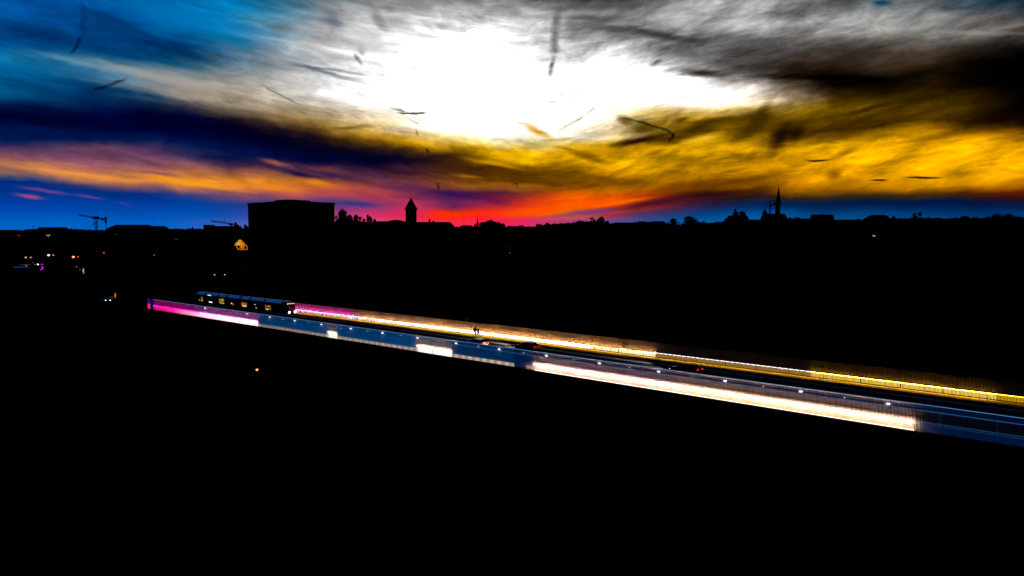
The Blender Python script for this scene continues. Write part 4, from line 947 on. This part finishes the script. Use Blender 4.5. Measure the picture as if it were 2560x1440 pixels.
TR = [
('bushy tree touching the right edge of the massive block', 856, 521, 40, 400, 'round', 900), ('bush sloping down right of the bushy tree by the block', 874, 535, 20, 402, 'round', 400), ('clump tree right of the block, second in the row', 889, 536, 18, 400, 'round', 400),
('small bush in the row right of the block', 899, 541, 13, 404, 'round', 300), ('low shrub left of the pointed tree pair', 909, 546, 16, 404, 'round', 300), ('pointed tree in the row before the long roof', 920.5, 536, 11, 400, 'poplar', 420), ('second pointed tree just before the long roof', 927, 540, 9, 402, 'poplar', 350), ('last small bush before the long roof', 936, 547, 10, 400, 'round', 300),
('poplar right of the small jib crane', 588.5, 555.8, 9, 480, 'poplar', 420), ('second poplar right of the small jib crane', 596, 561.5, 7, 480, 'poplar', 350), ('low bush by the two poplars', 601, 566.5, 9, 480, 'round', 300), ('dark poplar against the left edge of the block', 612.5, 560.5, 7, 420, 'poplar', 350), ('short bush at the left foot of the block', 617, 564, 9, 420, 'round', 300),
('round tree above the low house left of the tower crane', 178, 570.8, 9, 715, 'round', 260), ('dot shaped tree left of the tower crane', 192, 572.4, 6, 715, 'round', 200), ('ball shaped tree just left of the crane foot', 225, 572.5, 7, 715, 'round', 220),
('narrow tree at the end of the left roofs', 410.3, 563, 4.5, 650, 'poplar', 260), ('tree clump left of the lone thin mast', 448, 571, 26, 740, 'round', 420), ('tree clump under the lone thin mast', 474, 570.3, 20, 740, 'round', 400), ('pointed tree beside the lone thin mast', 481.8, 567.6, 6, 735, 'poplar', 260), ('bush right of the lone thin mast', 498, 571, 20, 735, 'round', 300),
('small tree left of the needle spire', 1187.5, 559, 6, 560, 'poplar', 250), ('small tree right of the needle spire', 1199.5, 557, 5, 560, 'round', 220), ('round tree right of the pointed gable', 1258, 558.3, 13, 530, 'round', 350), ('tiny tree on the low middle roofs', 1306.5, 561.5, 4.5, 640, 'poplar', 200),
('first clump of the rising wooded ridge', 1346, 558.8, 24, 740, 'round', 420), ('second clump of the rising wooded ridge', 1368, 556, 18, 740, 'round', 420), ('low bush on the wooded ridge', 1390, 559.5, 16, 745, 'round', 300), ('low bush right of the wooded ridge clump', 1410, 558, 20, 750, 'round', 300), ('rounded tree by the short post on the ridge', 1449, 551, 26, 760, 'round', 450), ('bush between the ridge tree and the twin trees', 1468, 551.5, 12, 760, 'round', 300),
('narrow feathery tree of the ridge pair', 1482, 543.5, 16, 760, 'pine', 520), ('tall bushy tree crowning the ridge', 1503, 541, 24, 755, 'round', 700), ('shoulder tree right of the tall ridge tree', 1519, 551, 14, 760, 'round', 350),
('thin pointed tree right of the ridge roof', 1597, 550.5, 5, 800, 'poplar', 220), ('bush right of the ridge roof', 1612, 552.5, 16, 800, 'round', 300), ('pointed bush in the gap of the ridge', 1622, 554, 8, 800, 'poplar', 220),
('round tree left of the wide round tree', 1684, 544.5, 25, 780, 'round', 650), ('small stub tree in the gap between two round trees', 1699.5, 555, 4, 790, 'poplar', 200), ('wide round tree standing alone left of the mansion', 1727, 539.5, 35, 780, 'round', 900),
('twin pointed bush left of the mansion', 1816, 546, 12, 830, 'poplar', 350), ('clump right of the church nave', 1975, 542.8, 14, 850, 'round', 350), ('wider clump right of the church nave', 1994, 542, 22, 850, 'round', 420), ('low clump before the boxy roof', 2016, 544.7, 16, 855, 'round', 300),
('tree leaning on the right end of the villa', 2234, 538.8, 13, 880, 'round', 380), ('spreading pine on the right ridge, left half', 2286, 533.5, 15, 900, 'pine', 450), ('spreading pine on the right ridge, taller right half', 2303, 530, 17, 900, 'pine', 600),
('small round bush on the right ridge', 2390, 544.3, 14, 920, 'round', 300), ('flat topped tree on the right ridge', 2412, 538.8, 26, 920, 'round', 500), ('low bush left of the big mound', 2440, 542, 26, 930, 'round', 400), ('pointed bush at the foot of the big mound', 2472, 538.6, 12, 930, 'round', 300),
('left half of the broad treed mound, far right', 2495, 531.5, 34, 930, 'round', 800), ('right half of the broad treed mound, far right', 2522, 534, 34, 930, 'round', 700), ('last low tree at the right edge of the skyline', 2552, 542.5, 30, 930, 'round', 450),
]
for lb, px, yt, wp, Y, kd, n in TR: tree(lb, px, yt, wp, Y, kd, None, 3, int(n*1.8))
# far woodland that reads as one mass and closes the skyline
rnd = random.Random(11); bm = bmesh.new()
prof = [(-60, 577), (160, 577), (400, 574), (440, 573), (520, 573), (610, 572), (838, 560), (846, 546), (880, 549), (905, 554), (940, 560), (960, 566), (1130, 568), (1180, 567), (1260, 567.5), (1335, 567), (1350, 562.5), (1420, 558), (1470, 554), (1530, 559.5), (1580, 557), (1600, 554), (1660, 558), (1700, 562.5), (1712, 560), (1750, 557), (1820, 555.5), (1870, 550), (1930, 549), (2000, 547), (2040, 548), (2090, 550), (2170, 550), (2230, 546), (2270, 546.3), (2340, 545.5), (2370, 547), (2440, 545), (2560, 543.5), (2640, 544)]
def prof_y(x):
    for (a, ya), (b, yb) in zip(prof, prof[1:]):
        if a <= x <= b: return ya+(yb-ya)*(x-a)/(b-a)
    return 560
def YD(x): return 960 if x > 1340 else 780
x = -60.0
pts3 = []
while x < 2640:
    Yd = YD(x); yy = prof_y(x)+rnd.uniform(-.9, .9)-(rnd.uniform(.6, 2.6) if rnd.random() < (.26 if 1340 < x < 1880 or x > 2230 else .12) else 0)
    for q in range(3):
        p = T(x+rnd.uniform(-3, 3), yy+q*1.8, Yd+rnd.uniform(0, 12)); r_ = rnd.uniform(1.1, 2.2); p.z -= r_*.7
        vs_ = bmesh.ops.create_icosphere(bm, subdivisions=1, radius=r_)['verts']
        for v_ in vs_: v_.co = Vector((v_.co.x*rnd.uniform(.9, 1.5), v_.co.y*1.6, v_.co.z*rnd.uniform(.75, 1.1)))+p
    x += 3.4
o = link('woodland', bm, leafm); o['kind'] = 'stuff'; o['label'] = 'low dark woodland and hedges closing the far skyline'
# hill body under the woodland
bm = bmesh.new(); f_, t_ = [], []
xq = list(range(-80, 2660, 20))
a0 = []; a1 = []; a2 = []
for x in xq:
    Yd = YD(x); p = T(x, prof_y(min(max(x, -60), 2640))+1.2, Yd); a1.append(bm.verts.new(p+Vector((0, 8, 0)))); a0.append(bm.verts.new((p.x*.86, Yd*.86-20, ground_z(p.x*.86, Yd*.86-20)-2))); a2.append(bm.verts.new((p.x*1.3, Yd*1.3+60, p.z-12)))
for i in range(len(xq)-1):
    bm.faces.new((a0[i], a0[i+1], a1[i+1], a1[i])); bm.faces.new((a1[i], a1[i+1], a2[i+1], a2[i]))
o = link('hill', bm, soil, smooth=False); o['kind'] = 'structure'
# ------------------------------------------------------------ lit things in the dark
def street_lamp(px, py, Y, r, c, s, label, group='street lamps on the dark slope'):
    s *= .75
    a = T(px, py, Y); gz = min(ground_z(a.x, Y), a.z-4)
    o = empty('street_lamp', label, 'street lamp', (a.x, Y, gz), 0, group); h = a.z-gz; k = r*Y/FPX
    bm = bmesh.new(); tube(bm, (0, .3, 0), (0, .3, h+.2), .1, .06, 6); link('pole', bm, blackp, o)
    bm = bmesh.new(); lathe(bm, [(k*.3, h-k*.75), (k*.95, h-k*.2), (k, h+k*.2), (k*.5, h+k*.7), (.02, h+k*.8)], 10); link('lamp_head', bm, emis('lamp glow %s' % (str(c)+str(s)), c, s), o, True)
SL = [(64.4, 643.6, 330, 2.0, (1, .6, .3), 1.6, 'pale cream street lamp, left of the yellow one at far left'), (77, 643.6, 330, 1.8, (.9, .6, .08), 1.1, 'yellow street lamp at far left beside the cream one'),
 (121.5, 638, 330, 3.0, (1, .38, .2), 4, 'brightest orange street lamp left, taller of the first orange pair'), (133, 638, 330, 1.9, (1, .25, .15), 1.5, 'small reddish lamp right of the brightest orange one'),
 (183.3, 642.5, 330, 3.1, (1, .32, .12), 3, 'large orange street lamp, left of the second orange pair'), (195, 642, 330, 2.0, (1, .12, .03), 1.1, 'dim orange red lamp, right of the second orange pair'),
 (259.6, 632, 400, 2.0, (1, .12, .05), 1.1, 'single orange red lamp right of the lamp pairs'), (385.5, 637.7, 380, 1.5, (1, .3, .15), .6, 'faint reddish lamp between the lamp pairs and the lit dome'),
 (536.3, 687, 300, 1.9, (1, .5, .07), 1.2, 'left of two yellow lamps above the tram'), (562, 686.8, 300, 1.8, (1, .5, .09), 1.2, 'right of two yellow lamps above the tram'),
 (642.5, 924.5, 150, 3.2, (1, .36, .16), 3, 'lone orange lamp in the black valley below the bridge'), (191, 666.8, 320, 1.4, (1, .25, .12), .8, 'small orange lamp above the white lamp trio'),
 (208.8, 672.6, 315, 1.5, (.9, .9, .8), .9, 'top lamp of the vertical white trio at left'), (208, 677.4, 312, 1.7, (1, .9, .95), 1.5, 'middle and brightest lamp of the vertical white trio'), (209, 682.3, 309, 1.4, (1, .65, .6), 1.0, 'bottom pinkish lamp of the vertical white trio'), (200.3, 673.8, 315, 1.3, (.5, .55, .4), .35, 'dim greenish lamp left of the vertical white trio'),
 (472, 588.7, 600, 1.3, (1, .08, .25), .9, 'pink beacon left of the jib crane slope'), (1613, 701, 480, 1.1, (.5, .1, .05), .5, 'tiny dark red lamp in the black middle ground'), (1785.5, 668, 500, 1.2, (.5, .5, .55), .5, 'tiny white lamp in the black right middle ground'), (1167, 798, 210, 1.3, (.3, .4, .03), .4, 'tiny green yellow lamp just above the far barrier'),
 (94.6, 661, 340, 2.1, (1, .85, 1), 3, 'white glaring lamp between the distant tram and the magenta lights'), (87.5, 661.2, 340, 1.8, (.4, .38, .4), .3, 'dull grey lamp left of the white glaring one'), (82, 657, 340, 1.0, (.5, .5, .4), .3, 'tiny grey lamp above the dull grey one'),
 (48.7, 674, 325, 1.5, (1, .08, .15), .9, 'red lamp below the distant blue roofed tram'), (55, 672.2, 325, 1.2, (.5, .3, .25), .3, 'faint lamp right of the red one under the distant tram')]
for a_ in SL: street_lamp(*a_)
def cluster(px, py, Y, pts, c, s, label):
    a = T(px, py, Y); gz = ground_z(a.x, Y); o = empty('floodlight_mast', label, 'street lamp', (a.x, Y, gz), 0, 'lit masts below the left skyline')
    k = Y/FPX; h = a.z-gz
    bm = bmesh.new(); tube(bm, (0, .2, 0), (0, .2, h), .15, .12, 6); link('pole', bm, steelm, o)
    bm = bmesh.new(); tube(bm, (0, -.1, h-5*k), (0, -.1, h-1.5*k), .16, .16, 6); link('lit_pole_top', bm, emis('lit pole %s' % label[:6], c, s*.35), o)
    for qx, qz, r in pts:
        bm = bmesh.new(); lathe(bm, [(r*k*.3, h+qz*k-r*k*.5), (r*k, h+qz*k), (r*k*.5, h+qz*k+r*k*.5)], 8, (qx*k, -.1)); link('lamp_head', bm, emis('flood %s' % label[:6], c, s), o)
cluster(121, 588.5, 560, ((-4, .6, 1.3), (-1.5, -.4, 1.2), (1.3, .4, 1.3), (3.5, .9, 1.2)), (1, .48, .05), 1.2, 'bright yellow lamp cluster on a mast below the wide hall')
cluster(46.5, 588, 560, ((-2.5, .8, 1.2), (.5, .2, .9), (4, -.7, 1.3)), (.8, .2, .04), .35, 'dim reddish lamp cluster at far left below the roofs')
cluster(291, 584.5, 560, ((-2.6, .2, .7), (.2, .3, .9), (3.4, .6, .5)), (.4, .28, .02), .25, 'faint olive lamp cluster right below the mound roof')
# magenta lit shelter
o = empty('advertising_column', 'magenta lit sign column at far left', 'sign', (0, 0, 0)); mg = emis('magenta sign glow', (.75, .01, .95), .8)
for x, y, w_, h_ in ((104.3, 661, 5, 2), (105.8, 669, 3, 6), (103, 673.6, 2.6, 3.2)):
    a = T(x, y, 335); k = 335/FPX; bm = bmesh.new(); box(bm, a.x-w_*k/2, a.x+w_*k/2, 335, 335.3, a.z-h_*k/2, a.z+h_*k/2); link('sign_panel', bm, mg, o)
a = T(105, 675, 336); bm = bmesh.new(); box(bm, a.x-.35, a.x+.45, 335.4, 335.7, ground_z(a.x, 336)-.2, T(105, 660, 336).z); link('column', bm, steelm, o)
# distant tram with blue roofs
Y = 320; o = empty('tram', 'small distant tram with three blue roof sections at the far left', 'tram', (0, 0, 0))
for x0, x1 in ((32, 43), (44.5, 51.5), (53, 63.5)):
    a, b = T(x0, 668, Y), T(x1, 668.8, Y); z0 = T(x0, 679, Y).z; zz_ = T(x0, 669.3, Y).z
    bm = bmesh.new(); box(bm, a.x, b.x, Y, Y+2.5, z0, zz_-.02, 0); s_ = link('body_section', bm, blackp, o)
    bm = bmesh.new(); hull(bm, [(a.x, Y-.05, zz_), (b.x, Y-.05, zz_), (b.x, Y+2.4, zz_), (a.x, Y+2.4, zz_)], [(a.x+.2, Y+.3, zz_+.5), (b.x-.2, Y+.3, zz_+.5), (b.x-.2, Y+2, zz_+.5), (a.x+.2, Y+2, zz_+.5)]); link('roof', bm, emis('distant roof sky tint', (0, .03, .14), .8), s_)  # sky blue on the roof put in as emission
for x in (38, 48, 58):
    a = T(x, 680.5, Y); bm = bmesh.new(); tube(bm, (a.x, Y+.3, a.z+.2), (a.x, Y+.5, a.z+.2), .35, seg=10); link('wheel', bm, steelm, o)
Y = 345; a = T(48, 662, Y); b = T(67, 662, Y); o = empty('shelter', 'low canopy faintly lit pinkish above the distant tram', 'shelter', (0, 0, 0))
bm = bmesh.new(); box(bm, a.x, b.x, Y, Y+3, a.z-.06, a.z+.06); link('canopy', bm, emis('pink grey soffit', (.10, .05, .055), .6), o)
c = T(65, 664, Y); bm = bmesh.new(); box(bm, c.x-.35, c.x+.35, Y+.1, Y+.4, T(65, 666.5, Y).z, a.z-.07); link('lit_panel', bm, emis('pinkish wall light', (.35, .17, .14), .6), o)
bm = bmesh.new(); box(bm, a.x+.2, a.x+.4, Y+1, Y+1.2, ground_z(a.x, Y)-.3, a.z-.07); link('column', bm, steelm, o)
# lit dome on struts left of the block's foot
Y = 260; c = T(600.5, 612, Y); k = Y/FPX; gz = ground_z(c.x, Y)-1
o = empty('pavilion', 'glowing orange domed pavilion with openings, under the massive block', 'pavilion', (c.x, Y, 0)); zz = lambda y: T(600, y, Y).z
domem = bpy.data.materials.new('backlit orange dome skin'); domem.use_nodes = True; t_ = domem.node_tree; b_ = t_.nodes['Principled BSDF']; b_.inputs['Base Color'].default_value = (.1, .04, .01, 1); b_.inputs['Roughness'].default_value = .8
tcn = t_.nodes.new('ShaderNodeTexCoord'); sx_ = t_.nodes.new('ShaderNodeSeparateXYZ'); t_.links.new(tcn.outputs['Object'], sx_.inputs[0])
nn = t_.nodes.new('ShaderNodeTexNoise'); nn.inputs['Scale'].default_value = 2.5; t_.links.new(tcn.outputs['Object'], nn.inputs[0])
lp = t_.nodes.new('ShaderNodeVectorMath'); lp.operation = 'DISTANCE'; lp.inputs[1].default_value = (0, -1.6, zz(606.5)); t_.links.new(tcn.outputs['Object'], lp.inputs[0])
mr = t_.nodes.new('ShaderNodeMapRange'); mr.inputs[1].default_value = .2; mr.inputs[2].default_value = 2.6; mr.inputs[3].default_value = 1; mr.inputs[4].default_value = 0; t_.links.new(lp.outputs['Value'], mr.inputs[0])
cr = t_.nodes.new('ShaderNodeValToRGB'); cr.color_ramp.elements[0].color = (.45, .06, .0, 1); cr.color_ramp.elements[1].color = (1, .70, .15, 1); x_ = cr.color_ramp.elements.new(.35); x_.color = (.95, .27, .0, 1); x_ = cr.color_ramp.elements.new(.7); x_.color = (1, .42, .0, 1)
t_.links.new(mr.outputs[0], cr.inputs[0]); t_.links.new(cr.outputs[0], b_.inputs['Emission Color']); b_.inputs['Emission Strength'].default_value = .62
# skin from angular pieces leaving trapezoid openings
bm = bmesh.new(); seg = 24
def ringv(r, y): return [bm.verts.new((r*k*math.cos(2*math.pi*i/seg), r*k*math.sin(2*math.pi*i/seg), zz(y))) for i in range(seg)]
rg = [ringv(3.5, 600.6), ringv(7.5, 604.8), ringv(8.0, 605.3), ringv(11, 608), ringv(13.5, 612.5), ringv(14, 613.5)]
bm.faces.new(rg[0])
for a, b in zip(rg, rg[1:]):
    for i in range(seg): bm.faces.new((a[i], b[i], b[(i+1) % seg], a[(i+1) % seg]))
link('dome', bm, domem, o)
bm = bmesh.new(); lathe(bm, [(1.0*k, zz(600.5)), (3.0*k, zz(600.4)), (2.6*k, zz(600.0)), (.3*k, zz(599.8))], 16); link('cap_light', bm, emis('cap light', (1, .55, .2), 1.3), o)
bm = bmesh.new(); lathe(bm, [(7.9*k, zz(605.4)), (8.3*k, zz(605.2)), (8.3*k, zz(605.0)), (7.7*k, zz(604.9))], 24); link('rib_ring', bm, mat('brown ring', (.12, .04, .01)), o)
frm = emis('lit gold opening frame', (1, .36, .02), .6)
for x0, x1, x2, x3 in ((590.8, 601.6, 599, 594.8), (611.3, 616.6, 618.5, 608.5)):
    P4 = [T(x0, 613.4, Y-2), T(x1, 613.4, Y-2), T(x2, 623.4, Y-2), T(x3, 623.4, Y-2)]
    bm = bmesh.new()
    for i in range(4):
        a_, b2 = P4[i], P4[(i+1) % 4]; tube(bm, a_-Vector((c.x, Y, 0)), b2-Vector((c.x, Y, 0)), .09, seg=5)
    link('opening_frame', bm, frm, o)
bm = bmesh.new(); q = [T(602.5, 613.4, Y-1.6), T(611, 613.4, Y-1.6), T(607.8, 626, Y-1.6), T(600.8, 626, Y-1.6)]; q = [p-Vector((c.x, Y, 0)) for p in q]
hull(bm, q, [p+Vector((0, .2, 0)) for p in q]); link('lit_pier', bm, domem, o)
bm = bmesh.new(); lathe(bm, [(12*k, gz), (12*k, zz(626)), (11*k, zz(624.5))], 16); link('base', bm, steelm, o)
# car at the far bridge end with headlamps facing the viewer
a = at(274, 751, 0.0)
cf = car(0, 0, 'pale car with white headlamps facing the viewer beyond the left end of the bridge', mat('lilac grey car paint', (.35, .3, .4), rough=.3, metal=.5), loc=(a.x, a.y, ground_z(a.x, a.y)+.02), rot=0)
cf.rotation_euler = (0, 0, R(105))
# beacon and red lamp beside it
a = at(288.3, 747); o = empty('lit_bollard', 'tall narrow orange lamp standing right of the headlamps at the bridge end', 'bollard', (a.x, a.y, a.z-.3)); kk = a.y/FPX
bm = bmesh.new(); lathe(bm, [(.1, .5), (1.1*kk, .8), (1.5*kk, 1.2), (1.1*kk, 1.8), (.08, 2.1)], 10); link('lamp_glass', bm, emis('orange bollard glow', (1, .20, .01), .8), o, True)
bm = bmesh.new(); tube(bm, (0, 0, -.3), (0, 0, .6), .12, seg=8); link('base', bm, steelm, o)
a = at(283, 749); o = empty('warning_lamp', 'small red lamp at the foot of the orange one', 'lamp', (a.x, a.y, a.z-.1))
bm = bmesh.new(); lathe(bm, [(.05, .1), (.16, .2), (.14, .42), (.03, .48)], 8); link('lamp_glass', bm, emis('red warning glow', (.8, .03, .1), .6), o); bm = bmesh.new(); tube(bm, (0, 0, -.2), (0, 0, .12), .05, seg=6); link('base', bm, steelm, o)
a = at(241, 757); pc = car(0, 0, 'parked dark blue car left of the oncoming headlamps', mat('deep blue car paint', (.0, .05, .2), rough=.5, metal=0, emit=None), loc=(a.x, a.y, ground_z(a.x, a.y)+.02), tail=steelm); pc.rotation_euler = (0, 0, R(-2))
for ch_ in pc.children:
    if ch_.name.startswith('headlight') : ch_.data.materials[0] = steelm
# skylights and roof glints: the sky they reflect is put in as glow
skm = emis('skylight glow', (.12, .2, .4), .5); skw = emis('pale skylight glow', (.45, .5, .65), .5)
for px, py, w_, h_, m_, Y, lb in ((1264, 620.8, 2.4, 3, skm, 430, 'blue skylight, upper left of the mid slope three'), (1274, 620.5, 2.2, 2.6, skm, 430, 'blue skylight, upper right of the mid slope three'), (1275, 632, 2.2, 2.8, skm, 425, 'blue skylight, lowest of the mid slope three'),
   (2188, 589.5, 7, 3.2, skw, 560, 'bright pale skylight on the dark right slope'), (2202, 593.5, 3, 1.8, skm, 560, 'small blue skylight right of the bright pale one'), (1584, 569.3, 5, 1.2, skw, 700, 'thin pale roof glint below the ridge roof'),
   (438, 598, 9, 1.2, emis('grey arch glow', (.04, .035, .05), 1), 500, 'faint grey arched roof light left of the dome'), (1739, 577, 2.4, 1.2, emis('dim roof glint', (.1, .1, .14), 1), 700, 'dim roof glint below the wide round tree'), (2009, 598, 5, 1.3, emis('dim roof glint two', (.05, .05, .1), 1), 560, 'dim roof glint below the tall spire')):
    a = T(px, py, Y); k = Y/FPX; gz = ground_z(a.x, Y)-30 if ST(a)[0] > -150 else ground_z(a.x, Y)-3; gz = min(gz, a.z-6)
    o = empty('house', lb.replace(' skylight', ' skylight house', 1) if 'skylight' in lb else 'dark house with a '+lb, 'house', (a.x, Y, gz), 0, 'dark houses on the slope')
    h = a.z-gz; bm = bmesh.new(); box(bm, -5, 5, .5, 9, 0, h-1.6); link('wall', bm, wallm, o)
    bm = bmesh.new(); hull(bm, [(-5.4, .1, h-1.59), (5.4, .1, h-1.59), (5.4, 9.4, h-1.59), (-5.4, 9.4, h-1.59)], [(-5.2, 4.5, h+2.6), (5.2, 4.5, h+2.6), (5.2, 5, h+2.6), (-5.2, 5, h+2.6)]); rf = link('roof', bm, roofm, o)
    bm = bmesh.new(); ya = 1.75-.12; dz_ = h_*k/2; hull(bm, [(-w_*k/2, ya-dz_, h-dz_), (w_*k/2, ya-dz_, h-dz_), (w_*k/2, ya-dz_+.1, h-dz_-.05), (-w_*k/2, ya-dz_+.1, h-dz_-.05)], [(-w_*k/2-.5*dz_, ya+dz_, h+dz_), (w_*k/2-.5*dz_, ya+dz_, h+dz_), (w_*k/2-.5*dz_, ya+dz_+.1, h+dz_-.05), (-w_*k/2-.5*dz_, ya+dz_+.1, h+dz_-.05)]); link('skylight', bm, m_, rf)
S.cycles.max_bounces = 4
